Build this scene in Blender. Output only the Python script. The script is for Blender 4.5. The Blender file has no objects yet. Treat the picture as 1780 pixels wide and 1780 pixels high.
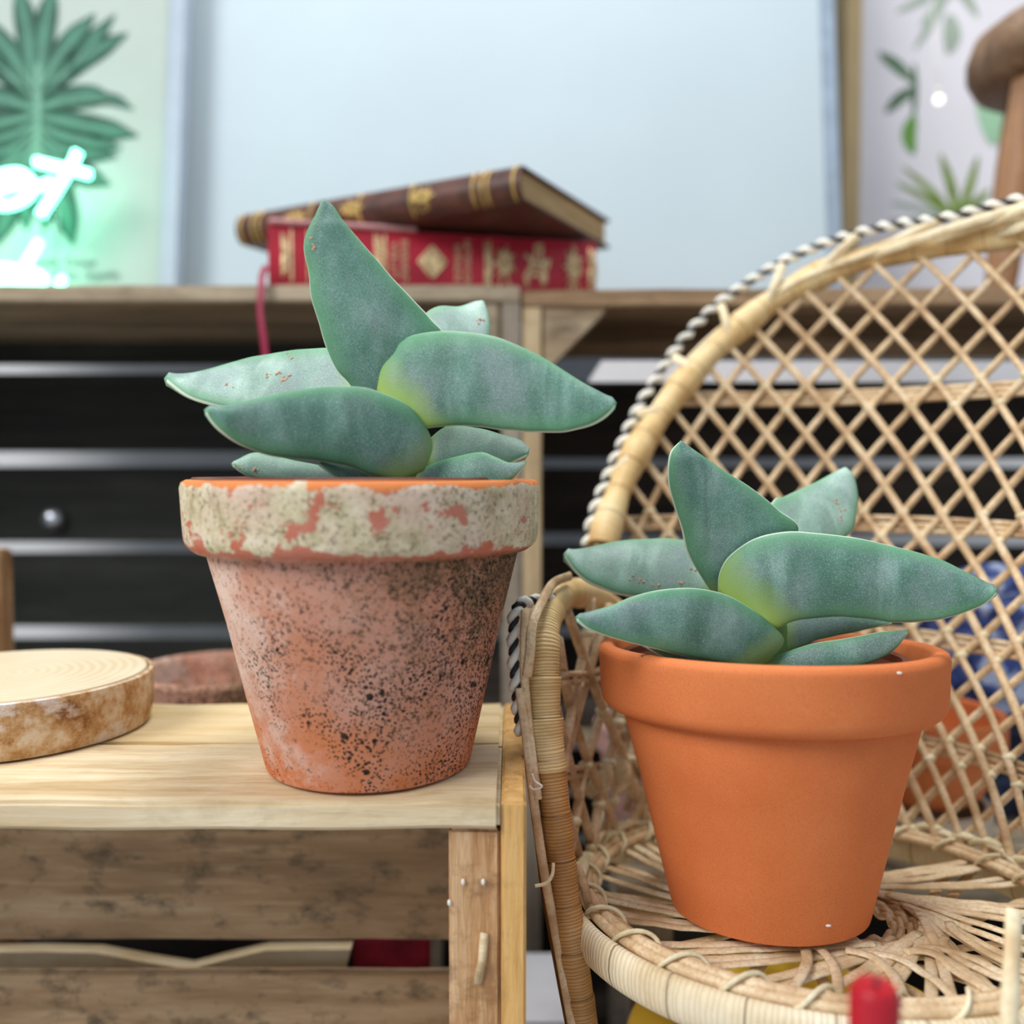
import bpy, bmesh, math, random
from mathutils import Vector, Matrix, noise
PI = math.pi
R = math.radians
random.seed(7)
SC = bpy.context.scene
COL = SC.collection

# ------------------------------------------------------------------ camera
ZC = 0.5                       # eye height above the floor
F = 1600.0                     # focal length in pixels of the 1780 px frame
PITCH = math.atan(70 / F)
cam_d = bpy.data.cameras.new('camera')
cam = bpy.data.objects.new('camera', cam_d)
COL.objects.link(cam)
cam.location = (0, 0, ZC)
cam.rotation_euler = (PI / 2 - PITCH, 0, 0)
cam_d.sensor_width = 36
cam_d.lens = 36 * F / 1780
cam_d.clip_start = 0.01
cam_d.dof.use_dof = True
cam_d.dof.focus_distance = 0.45
cam_d.dof.aperture_fstop = 3.4
SC.camera = cam

# ------------------------------------------------------------------ world, lights, exposure
W = bpy.data.worlds.new('world')
SC.world = W
W.use_nodes = True
bgn = W.node_tree.nodes['Background']
bgn.inputs[0].default_value = (0.80, 0.90, 1.0, 1)
bgn.inputs[1].default_value = 0.54

def area(name, loc, target, size, power, color=(1, 1, 1), sy=None):
    d = bpy.data.lights.new(name, 'AREA')
    d.energy = power; d.color = color; d.size = size
    if sy: d.shape = 'RECTANGLE'; d.size_y = sy
    o = bpy.data.objects.new(name, d)
    COL.objects.link(o)
    o.location = loc
    o.rotation_euler = (Vector(target) - Vector(loc)).to_track_quat('-Z', 'Y').to_euler()
    return o
area('key_light', (-1.5, -0.7, 1.9), (0.05, 0.6, 0.45), 1.0, 41, (1.0, 0.97, 0.93))  # unseen area lamp for the soft key from the upper left
area('top_rim_light', (0.05, 0.72, 2.1), (0.05, 0.55, 0.4), 0.5, 17, (1.0, 0.97, 0.92))  # unseen area lamp added overhead for rim and tabletop highlights
SC.view_settings.view_transform = 'Standard'
SC.view_settings.look = 'None'
SC.view_settings.exposure = 0.15
SC.view_settings.gamma = 1.0
SC.view_settings.use_curve_mapping = False

# ------------------------------------------------------------------ helpers
CP, SP = math.cos(PITCH), math.sin(PITCH)
def ray(u, v):
    a, b = (u - 890) / F, -(v - 890) / F
    return Vector((a, CP + b * SP, b * CP - SP))
def P(u, v, Y):
    d = ray(u, v); k = Y / d.y
    return Vector((d.x * k, Y, d.z * k + ZC))
def Zp(v, Y): return P(890, v, Y).z
def Xp(u, v, Y): return P(u, v, Y).x

def cr(pts, n):
    """catmull-rom through pts (Vectors), resampled to n points by arc length"""
    pts = [Vector(p) for p in pts]
    if len(pts) == 2: return [pts[0].lerp(pts[1], i / (n - 1)) for i in range(n)]
    q = [pts[0] * 2 - pts[1]] + pts + [pts[-1] * 2 - pts[-2]]
    d = []
    for i in range(1, len(q) - 2):
        a, b, c, e = q[i - 1], q[i], q[i + 1], q[i + 2]
        for k in range(14):
            t = k / 14
            d.append(0.5 * ((2 * b) + (c - a) * t + (2 * a - 5 * b + 4 * c - e) * t * t + (3 * b - a - 3 * c + e) * t ** 3))
    d.append(pts[-1])
    s = [0]
    for i in range(1, len(d)): s.append(s[-1] + (d[i] - d[i - 1]).length)
    out, j = [], 0
    for i in range(n):
        t = s[-1] * i / (n - 1)
        while j < len(s) - 2 and s[j + 1] < t: j += 1
        w = (t - s[j]) / max(1e-9, s[j + 1] - s[j])
        out.append(d[j].lerp(d[j + 1], min(1, max(0, w))))
    return out

def lerp(a, b, t): return a + (b - a) * t
def sm(x):
    x = min(1, max(0, x)); return x * x * (3 - 2 * x)
def interp(tab, x):
    if x <= tab[0][0]: return tab[0][1]
    for (a, b), (c, d) in zip(tab, tab[1:]):
        if x <= c: return b + (d - b) * (x - a) / (c - a)
    return tab[-1][1]

def tube(bm, pts, r, n=8, ry=None, up=None, caps=True, closed=False, rf=None):
    """sweep an ellipse along pts; r along side axis, ry along 'up'"""
    pts = [Vector(p) for p in pts]
    N = len(pts); rings = []; prev = None
    for i, p in enumerate(pts):
        a = pts[i - 1] if (i > 0 or closed) else p
        b = pts[(i + 1) % N] if (i < N - 1 or closed) else p
        t = (b - a).normalized()
        if up is not None:
            u = up(i) if callable(up) else Vector(up)
            s = t.cross(u)
            if s.length < 1e-6: s = t.orthogonal()
            s.normalize(); w = s.cross(t).normalized()
        else:
            if prev is None: s = t.orthogonal().normalized()
            else:
                s = prev - t * prev.dot(t)
                s = s.normalized() if s.length > 1e-9 else t.orthogonal().normalized()
            w = t.cross(s)
            prev = s
        rr = r(i / (N - 1)) if callable(r) else r
        if rf: rr = rr * rf(i)
        r2 = rr if ry is None else (ry(i / (N - 1)) if callable(ry) else ry)
        rings.append([bm.verts.new(p + s * (math.cos(2 * PI * k / n) * rr) + w * (math.sin(2 * PI * k / n) * r2)) for k in range(n)])
    m = N if closed else N - 1
    for i in range(m):
        A, B = rings[i], rings[(i + 1) % N]
        for k in range(n):
            bm.faces.new((A[k], A[(k + 1) % n], B[(k + 1) % n], B[k]))
    if caps and not closed:
        bm.faces.new(rings[0][::-1]); bm.faces.new(rings[-1])

def box(bm, x0, x1, y0, y1, z0, z1, bev=0.0012, M=None, sub=0, rough=0.0, seed=0):
    b = bmesh.new()
    bmesh.ops.create_cube(b, size=1)
    for v in b.verts:
        v.co = Vector((lerp(x0, x1, v.co.x + .5), lerp(y0, y1, v.co.y + .5), lerp(z0, z1, v.co.z + .5)))
    if sub:
        ax = max(range(3), key=lambda i: (abs(x1 - x0), abs(y1 - y0), abs(z1 - z0))[i])
        ed = [e for e in b.edges if abs((e.verts[0].co - e.verts[1].co)[ax]) > 1e-6 and
              max(abs((e.verts[0].co - e.verts[1].co)[j]) for j in range(3) if j != ax) < 1e-6]
        bmesh.ops.subdivide_edges(b, edges=ed, cuts=sub, use_grid_fill=True)
    if bev: bmesh.ops.bevel(b, geom=list(b.edges), offset=bev, segments=2, affect='EDGES', clamp_overlap=True)
    if rough:
        for v in b.verts:
            q = v.co * 22 + Vector((seed * 3.1, seed, 0))
            v.co += Vector((0, noise.noise(q) * rough, noise.noise(q + Vector((9, 9, 9))) * rough))
    if M: bmesh.ops.transform(b, matrix=M, verts=b.verts)
    me = bpy.data.meshes.new('tmp'); b.to_mesh(me); b.free()
    bm.from_mesh(me); bpy.data.meshes.remove(me)

def lathe(bm, prof, n=96, c=(0, 0, 0), M=None, wob=0.0):
    rings = []
    for (r, z) in prof:
        ring = []
        for k in range(n):
            a = 2 * PI * k / n
            w = 1 + wob * noise.noise(Vector((math.cos(a) * 1.5, math.sin(a) * 1.5, z * 20)))
            p = Vector((r * w * math.cos(a), r * w * math.sin(a), z))
            if M: p = M @ p
            ring.append(bm.verts.new(p + Vector(c)))
        rings.append(ring)
    for A, B in zip(rings, rings[1:]):
        for k in range(n): bm.faces.new((A[k], A[(k + 1) % n], B[(k + 1) % n], B[k]))
    bm.faces.new(rings[0][::-1]); bm.faces.new(rings[-1])

def ball(bm, c, rx, ry=None, rz=None, n=16):
    b = bmesh.new(); bmesh.ops.create_uvsphere(b, u_segments=n, v_segments=max(6, n // 2), radius=1)
    for v in b.verts: v.co = Vector((v.co.x * rx, v.co.y * (ry or rx), v.co.z * (rz or rx))) + Vector(c)
    me = bpy.data.meshes.new('tmp'); b.to_mesh(me); b.free()
    bm.from_mesh(me); bpy.data.meshes.remove(me)

ORG = {}
def worg(o): return ORG.get(o.name, Vector((0, 0, 0)))
def obj(name, bm, mat, parent=None, smooth=True, origin=None, label=None, attrs=None):
    me = bpy.data.meshes.new(name)
    bmesh.ops.recalc_face_normals(bm, faces=bm.faces)
    bm.to_mesh(me); bm.free()
    o = bpy.data.objects.new(name, me); COL.objects.link(o)
    og = worg(parent) if parent else Vector(origin if origin is not None else (0, 0, 0))
    me.transform(Matrix.Translation(-og))
    if parent: o.parent = parent
    else: o.location = og
    ORG[o.name] = og
    if mat: me.materials.append(mat)
    if smooth:
        for p in me.polygons: p.use_smooth = True
        if smooth is not True:
            me.set_sharp_from_angle(angle=R(smooth))
    if label: o['label'] = label
    if attrs:
        for k, vals in attrs.items():
            at = me.attributes.new(k, 'FLOAT', 'POINT')
            at.data.foreach_set('value', vals)
    return o
def thing(name, label, cat, loc, group=None):
    o = bpy.data.objects.new(name, None); COL.objects.link(o)
    o.empty_display_size = 0.03
    o.location = loc; ORG[o.name] = Vector(loc)
    o['label'] = label; o['category'] = cat
    if group: o['group'] = group
    return o
def tag(o, label, cat, group=None):
    o['label'] = label; o['category'] = cat
    if group: o['group'] = group
    return o
def struct(o): o['kind'] = 'structure'; return o

# ------------------------------------------------------------------ materials
class NT:
    def __init__(s, name):
        s.m = bpy.data.materials.new(name); s.m.use_nodes = True
        s.t = s.m.node_tree; s.b = s.t.nodes['Principled BSDF']; s.tc = s.n('ShaderNodeTexCoord')
    def n(s, k, **kw):
        x = s.t.nodes.new(k)
        for a, b in kw.items(): setattr(x, a, b)
        return x
    def l(s, a, b): s.t.links.new(a, b)
    def put(s, inp, v):
        if hasattr(v, 'is_output') or hasattr(v, 'links'): s.l(v, inp)
        elif isinstance(v, (tuple, list)) and len(v) == 3 and len(inp.default_value) == 4: inp.default_value = (*v, 1)
        else: inp.default_value = v
    def co(s, scale=(1, 1, 1), rot=(0, 0, 0), loc=(0, 0, 0)):
        m = s.n('ShaderNodeMapping'); s.l(s.tc.outputs['Object'], m.inputs[0])
        m.inputs['Scale'].default_value = scale; m.inputs['Rotation'].default_value = rot; m.inputs['Location'].default_value = loc
        return m.outputs[0]
    def noise(s, co, scale, detail=4, rough=0.55, dist=0.0):
        x = s.n('ShaderNodeTexNoise'); s.l(co, x.inputs['Vector'])
        x.inputs['Scale'].default_value = scale; x.inputs['Detail'].default_value = detail
        x.inputs['Roughness'].default_value = rough; x.inputs['Distortion'].default_value = dist
        return x.outputs['Fac']
    def vor(s, co, scale, feature='F1'):
        x = s.n('ShaderNodeTexVoronoi', feature=feature); s.l(co, x.inputs['Vector']); x.inputs['Scale'].default_value = scale
        return x.outputs['Distance']
    def ramp(s, f, stops, interp='LINEAR'):
        x = s.n('ShaderNodeValToRGB'); s.put(x.inputs[0], f); e = x.color_ramp.elements
        x.color_ramp.interpolation = interp
        while len(e) < len(stops): e.new(0.5)
        for q, (p, c) in zip(e, stops):
            q.position = p; q.color = (*c, 1) if isinstance(c, tuple) else (c, c, c, 1)
        return x.outputs[0]
    def mix(s, f, a, b, mode='MIX'):
        x = s.n('ShaderNodeMix', data_type='RGBA', blend_type=mode)
        s.put(x.inputs[0], f); s.put(x.inputs[6], a); s.put(x.inputs[7], b)
        return x.outputs[2]
    def math(s, op, a, b=0.0, clamp=False):
        x = s.n('ShaderNodeMath', operation=op, use_clamp=clamp); s.put(x.inputs[0], a); s.put(x.inputs[1], b)
        return x.outputs[0]
    def attr(s, name):
        x = s.n('ShaderNodeAttribute', attribute_name=name); return x.outputs['Fac']
    def bump(s, h, strength=0.3, dist=0.001):
        x = s.n('ShaderNodeBump'); s.put(x.inputs['Height'], h); x.inputs['Strength'].default_value = strength
        x.inputs['Distance'].default_value = dist; s.l(x.outputs[0], s.b.inputs['Normal'])
    def out(s, col, rough=0.6, metal=0.0, spec=0.4):
        s.put(s.b.inputs['Base Color'], col); s.put(s.b.inputs['Roughness'], rough)
        s.b.inputs['Metallic'].default_value = metal; s.b.inputs['Specular IOR Level'].default_value = spec
        return s.m

def plain(name, c, rough=0.6, metal=0.0, var=0.15, scale=40, bump=0.0):
    m = NT(name); co = m.co(); n = m.noise(co, scale, 4)
    d = tuple(x * (1 - var) for x in c); e = tuple(min(1, x * (1 + var)) for x in c)
    if bump: m.bump(n, bump, 0.001)
    return m.out(m.ramp(n, [(0.3, d), (0.7, e)]), rough, metal)

def wood(name, dark, mid, light, axis='x', grain=1.0, stain=0.0, staincol=(0.05, 0.04, 0.02), rough=0.75, bump=0.5, seed=0.0):
    m = NT(name)
    s = {'x': (5, 60, 60), 'y': (60, 5, 60), 'z': (60, 60, 5)}[axis]
    co = m.co(tuple(a * grain for a in s), loc=(seed, seed * 2, seed))
    g = m.noise(co, 1.0, 6, 0.65, 0.6)
    co2 = m.co((1, 1, 1), loc=(seed, 0, seed)); big = m.noise(co2, 9, 3)
    fine = m.noise(m.co(tuple(a * 5 * grain for a in s)), 1.0, 3, 0.7)
    c = m.ramp(g, [(0.28, dark), (0.5, mid), (0.72, light)])
    c = m.mix(m.ramp(fine, [(0.3, 0.0), (0.5, 0.0), (0.75, 0.5)]), c, light)
    c = m.mix(m.math('MULTIPLY', m.ramp(big, [(0.4, 0.0), (0.75, 1.0)]), 0.45), c, dark)
    if stain:
        sp = m.noise(m.co((40, 70, 70), loc=(3, seed, 1)), 1.0, 5, 0.7)
        c = m.mix(m.math('MULTIPLY', m.ramp(sp, [(0.52, 0.0), (0.68, 1.0)]), stain), c, staincol)
    m.bump(m.math('ADD', g, m.math('MULTIPLY', fine, 0.6)), bump, 0.0012)
    return m.out(c, rough)

M_pine = wood('pine', (0.46, 0.31, 0.15), (0.72, 0.58, 0.37), (0.86, 0.77, 0.58), 'x', 1.0, 0.25, (0.30, 0.19, 0.09), bump=0.6)
M_pine_y = wood('pine_side', (0.42, 0.21, 0.06), (0.72, 0.42, 0.14), (0.84, 0.58, 0.26), 'z', 1.3, 0.2, bump=0.8)
M_post = wood('rough_post', (0.22, 0.09, 0.035), (0.52, 0.28, 0.12), (0.80, 0.56, 0.34), 'z', 2.2, 0.55, (0.16, 0.07, 0.03), bump=0.9)
M_mould = wood('stained_board', (0.20, 0.13, 0.07), (0.42, 0.28, 0.16), (0.60, 0.46, 0.30), 'x', 0.8, 0.85, (0.10, 0.08, 0.05))
M_grey = wood('weathered_board', (0.18, 0.14, 0.09), (0.36, 0.29, 0.20), (0.55, 0.46, 0.34), 'x', 0.8, 0.3)
M_greyz = wood('weathered_post', (0.16, 0.13, 0.10), (0.34, 0.29, 0.23), (0.55, 0.49, 0.40), 'z', 0.8, 0.3)
M_goldz = wood('pale_post', (0.28, 0.18, 0.09), (0.55, 0.42, 0.25), (0.72, 0.60, 0.40), 'z', 0.8, 0.2)
M_brown = wood('brown_board', (0.16, 0.09, 0.05), (0.34, 0.22, 0.12), (0.54, 0.38, 0.24), 'x', 0.7, 0.3, (0.03, 0.02, 0.015))
M_dark = wood('dark_slat', (0.007, 0.009, 0.008), (0.018, 0.021, 0.018), (0.046, 0.048, 0.040), 'x', 0.6, 0.0)
M_darkb = wood('dark_brown_slat', (0.012, 0.009, 0.007), (0.034, 0.025, 0.020), (0.075, 0.055, 0.042), 'x', 0.6, 0.0)

def cane(name, d, mid, l, scale=1.0):
    m = NT(name); g = m.noise(m.co((60 * scale,) * 3), 1.0, 3); f = m.noise(m.co((500, 500, 500)), 1.0, 3)
    c = m.ramp(g, [(0.3, d), (0.5, mid), (0.7, l)])
    c = m.mix(m.ramp(f, [(0.35, 0.5), (0.55, 0.0)]), c, d)
    m.bump(f, 0.35, 0.0006)
    return m.out(c, 0.5)
M_cane = cane('cane', (0.46, 0.29, 0.15), (0.72, 0.53, 0.32), (0.88, 0.73, 0.50))
M_tie = cane('tie', (0.60, 0.52, 0.30), (0.80, 0.72, 0.48), (0.90, 0.84, 0.64))
M_splint = cane('splint', (0.50, 0.34, 0.18), (0.78, 0.62, 0.40), (0.92, 0.82, 0.62), .6)
M_wrapw = cane('pale_wrap', (0.64, 0.48, 0.28), (0.84, 0.72, 0.48), (0.93, 0.85, 0.64))
def wrap_mat(name, d, mid, l, fl=.6):
    m = NT(name); at = m.attr('wrap')     # position along the roll in turns of the strip
    fr = m.math('FRACT', at)
    v = m.noise(m.co((30, 30, 30)), 1.0, 4)
    c = m.ramp(v, [(0.25, d), (0.5, mid), (0.75, l)])
    fine = m.n('ShaderNodeTexWave', wave_type='BANDS'); cb = m.n('ShaderNodeCombineXYZ')
    m.l(m.math('MULTIPLY', at, 1.9), cb.inputs[0]); m.l(m.math('MULTIPLY', v, 1.1), cb.inputs[1])
    m.l(cb.outputs[0], fine.inputs['Vector']); fine.inputs['Scale'].default_value = 2.2; fine.inputs['Distortion'].default_value = 5.5
    fine.inputs['Detail'].default_value = 3
    c = m.mix(m.ramp(fine.outputs['Fac'], [(0.0, fl), (0.35, 0.0)]), c, tuple(x * 0.45 for x in d))
    c = m.mix(m.ramp(fr, [(0.0, 0.9), (0.035, 0.0), (0.985, 0.0), (1.0, 0.9)]), c, tuple(x * 0.3 for x in d))
    m.bump(fine.outputs['Fac'], 0.6, 0.0006)
    return m.out(c, 0.45)
M_wrap = wrap_mat('golden_wrap', (0.58, 0.33, 0.11), (0.88, 0.63, 0.30), (0.96, 0.82, 0.50), .6)
M_wrapd = wrap_mat('brown_wrap', (0.32, 0.14, 0.04), (0.54, 0.29, 0.10), (0.68, 0.42, 0.19))
M_black = plain('black_cord', (0.015, 0.016, 0.022), 0.45)
M_white = plain('white_cord', (0.82, 0.80, 0.72), 0.5)

# terracotta -------------------------------------------------------------
def terracotta():
    m = NT('terracotta')
    g = m.noise(m.co(), 1300, 3, 0.8); b = m.noise(m.co(), 14, 3); sp = m.vor(m.co(), 190)
    rg = m.noise(m.co((2, 2, 260)), 1.0, 3)
    c = m.ramp(b, [(0.3, (0.62, 0.155, 0.040)), (0.7, (0.73, 0.215, 0.065))])
    c = m.mix(m.ramp(g, [(0.34, 0.42), (0.5, 0.0)]), c, (0.38, 0.10, 0.03))
    c = m.mix(m.ramp(g, [(0.58, 0.0), (0.8, 0.4)]), c, (0.85, 0.42, 0.22))
    c = m.mix(m.ramp(sp, [(0.0, 0.7), (0.035, 0.7), (0.05, 0.0)]), c, (0.22, 0.07, 0.03))
    m.bump(m.math('ADD', g, m.math('MULTIPLY', rg, 0.5)), 0.22, 0.0005)
    return m.out(c, 0.75)
M_terra = terracotta()
def old_terracotta(rimz, name='weathered_terracotta'):
    """object space, origin at pot base; above rimz the lime crust of the rim"""
    m = NT(name)
    sep = m.n('ShaderNodeSeparateXYZ'); m.l(m.tc.outputs['Object'], sep.inputs[0])
    z, x = sep.outputs[2], sep.outputs[0]
    g = m.noise(m.co(), 420, 6, 0.78); b = m.noise(m.co(), 18, 5, 0.6); b2 = m.noise(m.co(loc=(3, 1, 2)), 34, 5, 0.7)
    base = m.ramp(b, [(0.25, (0.60, 0.23, 0.12)), (0.5, (0.56, 0.255, 0.165)), (0.75, (0.62, 0.36, 0.28))])
    # clean orange foot
    foot = m.ramp(m.math('ADD', m.math('MULTIPLY', z, 9.0), m.math('MULTIPLY', b, 0.75)), [(0.48, 1.0), (0.80, 0.0)])
    base = m.mix(foot, base, (0.62, 0.20, 0.075))
    # lime bloom, strongest on the left flank
    lf = m.math('ADD', m.math('MULTIPLY', x, -5.5), b2)
    base = m.mix(m.ramp(lf, [(0.66, 0.0), (0.92, 0.85)]), base, (0.80, 0.66, 0.56))
    base = m.mix(m.math('MULTIPLY', m.ramp(b2, [(0.45, 0.0), (0.7, 1.0)]), 0.45), base, (0.66, 0.40, 0.34))
    # olive dirt, strongest high and to the right
    dt = m.math('ADD', m.math('ADD', m.math('MULTIPLY', x, 3.2), m.math('MULTIPLY', z, 3.2)), m.noise(m.co(loc=(7, 3, 3)), 45, 6, 0.75))
    base = m.mix(m.ramp(dt, [(0.80, 0.0), (1.1, 0.72)]), base, (0.20, 0.13, 0.06))
    base = m.mix(m.ramp(m.math('ADD', g, m.math('MULTIPLY', dt, 0.20)), [(0.67, 0.0), (0.73, 0.85)]), base, (0.07, 0.045, 0.03))
    # black lichen dots in clusters
    cl = m.math('ADD', m.noise(m.co(loc=(1.7, 4, 2)), 26, 3), m.math('MULTIPLY', x, 0.9))
    for sc, th, lo in ((145, 0.37, 0.54), (330, 0.30, 0.47), (600, 0.34, 0.40)):
        v = m.vor(m.co(loc=(sc, 0, 0)), sc)
        d = m.math('LESS_THAN', v, m.math('MULTIPLY', m.ramp(cl, [(lo, 0.0), (lo + .16, 1.0)]), th))
        base = m.mix(m.math('MULTIPLY', d, 0.92), base, (0.012, 0.012, 0.012))
    # rim crust
    cn = m.noise(m.co((1, 1, 1.3), loc=(5, 8, 1)), 46, 6, 0.68)
    crust = m.ramp(m.noise(m.co(), 85, 5, 0.7), [(0.3, (0.36, 0.30, 0.17)), (0.48, (0.62, 0.54, 0.35)), (0.66, (0.80, 0.73, 0.56))])
    crust = m.mix(m.ramp(m.noise(m.co(loc=(2, 9, 4)), 20, 4), [(0.42, 0.0), (0.62, 0.65)]), crust, (0.76, 0.54, 0.46))
    crust = m.mix(m.ramp(m.math('ADD', g, m.math('MULTIPLY', b, 0.2)), [(0.62, 0.0), (0.72, 0.85)]), crust, (0.13, 0.10, 0.05))
    bare = m.ramp(b2, [(0.3, (0.52, 0.13, 0.065)), (0.7, (0.56, 0.24, 0.18))])
    # crust is worn through near the lower lip and in flakes
    edge = m.math('ABSOLUTE', m.math('SUBTRACT', z, rimz + 0.019))
    wear = m.math('ADD', m.math('ADD', cn, m.math('MULTIPLY', x, -0.35)), m.math('MULTIPLY', m.math('POWER', m.math('MULTIPLY', edge, 60.0), 8.0), 0.22))
    tb = m.ramp(m.math('ADD', m.math('MULTIPLY', m.math('SUBTRACT', z, rimz + 0.030), 300.0), m.math('MULTIPLY', m.math('SUBTRACT', cn, 0.5), 5.0)), [(0.35, 0.0), (0.5, 1.0)])
    bare = m.mix(tb, bare, (0.72, 0.24, 0.08)); wear = m.math('MAXIMUM', wear, tb)
    rim = m.mix(m.ramp(wear, [(0.585, 0.0), (0.605, 1.0)]), crust, bare)
    isr = m.ramp(m.math('MULTIPLY', m.math('SUBTRACT', z, rimz), 300.0), [(0.0, 0.0), (1.0, 1.0)])
    c = m.mix(isr, base, rim)
    m.bump(m.math('ADD', m.math('MULTIPLY', g, 0.8), m.math('ADD', cn, b2)), 0.55, 0.0012)
    return m.out(c, 0.85, spec=0.2)
M_inner = plain('nursery_plastic', (0.16, 0.035, 0.02), 0.4)
M_soil = plain('soil', (0.05, 0.032, 0.02), 0.95, var=0.6, scale=400, bump=1.0)

# succulent leaf -----------------------------------------------------------
def leaf_mat(name, a, b, c):
    m = NT(name)
    t, e = m.attr('t'), m.attr('edge')
    gr = m.noise(m.co(), 2200, 2, 0.8); mid = m.noise(m.co(), 42, 4, 0.6); big = m.noise(m.co((1.6, 1, .55)), 26, 3, .5, .8)
    cc = m.ramp(mid, [(0.3, a), (0.5, b), (0.72, c)])
    cc = m.mix(m.ramp(big, [(0.44, 0.0), (0.60, 0.65)]), cc, tuple(x * 0.60 for x in a))
    lav = m.noise(m.co((1.2, 1, .8), loc=(2, 6, 1)), 30, 3)
    cc = m.mix(m.ramp(lav, [(0.48, 0.0), (0.66, 0.55)]), cc, (0.27, 0.34, 0.36))
    cc = m.mix(m.ramp(gr, [(0.36, 0.55), (0.5, 0.0)]), cc, tuple(x * 0.55 for x in a))
    cc = m.mix(m.ramp(gr, [(0.54, 0.0), (0.72, 0.42)]), cc, tuple(min(1, x * 1.9 + .08) for x in c))
    cc = m.mix(m.ramp(e, [(0.55, 0.0), (0.92, 0.65)]), cc, (0.12, 0.35, 0.17))
    # bare green foot of the leaf where the bloom is rubbed off
    ft = m.math('ADD', t, m.math('MULTIPLY', m.math('SUBTRACT', mid, 0.5), 0.12))
    cc = m.mix(m.ramp(ft, [(0.02, 1.0), (0.17, 0.0)]), cc, (0.34, 0.50, 0.12))
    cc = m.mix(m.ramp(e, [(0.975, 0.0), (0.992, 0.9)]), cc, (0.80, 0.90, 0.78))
    m.bump(gr, 0.25, 0.0003)
    m.b.inputs['Subsurface Weight'].default_value = 0.12
    m.b.inputs['Subsurface Radius'].default_value = (0.004, 0.008, 0.003)
    m.b.inputs['Subsurface Scale'].default_value = 0.5
    return m.out(cc, 0.55, spec=0.35)
M_leaf = leaf_mat('succulent_leaf', (0.080, 0.215, 0.155), (0.155, 0.315, 0.255), (0.285, 0.430, 0.395))
M_leaf_lit = leaf_mat('succulent_leaf_lit', (0.24, 0.42, 0.34), (0.38, 0.56, 0.48), (0.50, 0.66, 0.60))  # paler copy of the leaf colour, with light on upper faces painted in
M_scar = plain('leaf_scar', (0.55, 0.34, 0.24), 0.8, var=0.4, scale=600)
M_stem = plain('succulent_stem', (0.12, 0.26, 0.08), 0.6)

M_wall = plain('white_wall_paint', (0.80, 0.82, 0.86), 0.8, var=0.03, scale=3)
M_floor = plain('floor_concrete', (0.42, 0.40, 0.38), 0.8, var=0.15, scale=8)

# ------------------------------------------------------------------ the setting
bm = bmesh.new(); box(bm, -3, 3, -1.6, 1.45, -0.05, 0, 0); struct(obj('floor', bm, M_floor, smooth=False))
bm = bmesh.new(); box(bm, -3, 3, 1.335, 1.45, 0, 2.6, 0); struct(obj('wall_back', bm, M_wall, smooth=False))

# ------------------------------------------------------------------ big wooden crates behind (shelf)
def crate(name, label, x0, x1, z0, z1, slats, rotz=0, y0=0.80, y1=1.06, mats=None, group='slatted crates stacked against the wall', brace=None, topmat=None, leftpost=True):
    mats = mats or (M_grey, M_greyz, M_greyz, M_dark)
    top_m, pl_m, pr_m, sl_m = mats
    t = thing(name, label, 'crate', (x0, y0, z0), group)
    Rm = Matrix.Translation((x0, y0, 0)) @ Matrix.Rotation(R(rotz), 4, 'Z') @ Matrix.Translation((-x0, -y0, 0))
    th = 0.0145
    # top and bottom are three boards each
    w = (y1 - y0 - 0.012) / 3
    for k in range(3):
        a = y0 + k * (w + 0.006)
        b = bmesh.new(); box(b, x0, x1, a, a + w, z1 - th, z1, 0.0015, Rm, 12, 0.0009, k); obj('top_board', b, top_m, t, 40)
        b = bmesh.new(); box(b, x0, x1, a, a + w, z0, z0 + th, 0.0015, Rm); obj('bottom_board', b, M_darkb, t, 40)
    for (xa, mm) in ((x0, pl_m), (x1 - 0.0165, pr_m)):
        for ya in (y0 + 0.001, y1 - 0.028):
            b = bmesh.new(); box(b, xa, xa + 0.0165, ya, ya + 0.016, z0 + th, z1 - th, 0.001, Rm); obj('corner_post', b, mm, t, 40)
    for xa in (x0, x1 - 0.009):
        zz = z0 + th
        while zz < z1 - th - 0.03:
            ze = min(zz + 0.09, z1 - th)
            b = bmesh.new(); box(b, xa + 0.0005, xa + 0.0085, y0 + 0.018, y1 - 0.029, zz, ze - 0.008, 0.001, Rm); obj('end_board', b, sl_m, t, 40)
            zz = ze
    for (za, zb, mm) in slats:
        b = bmesh.new(); box(b, x0 + 0.001, x1 - 0.001, y1 - 0.012, y1 - 0.002, za, zb, 0.001, Rm, 8, 0.001, za * 9); obj('back_slat', b, mm, t, 40)
    return t, Rm

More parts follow.
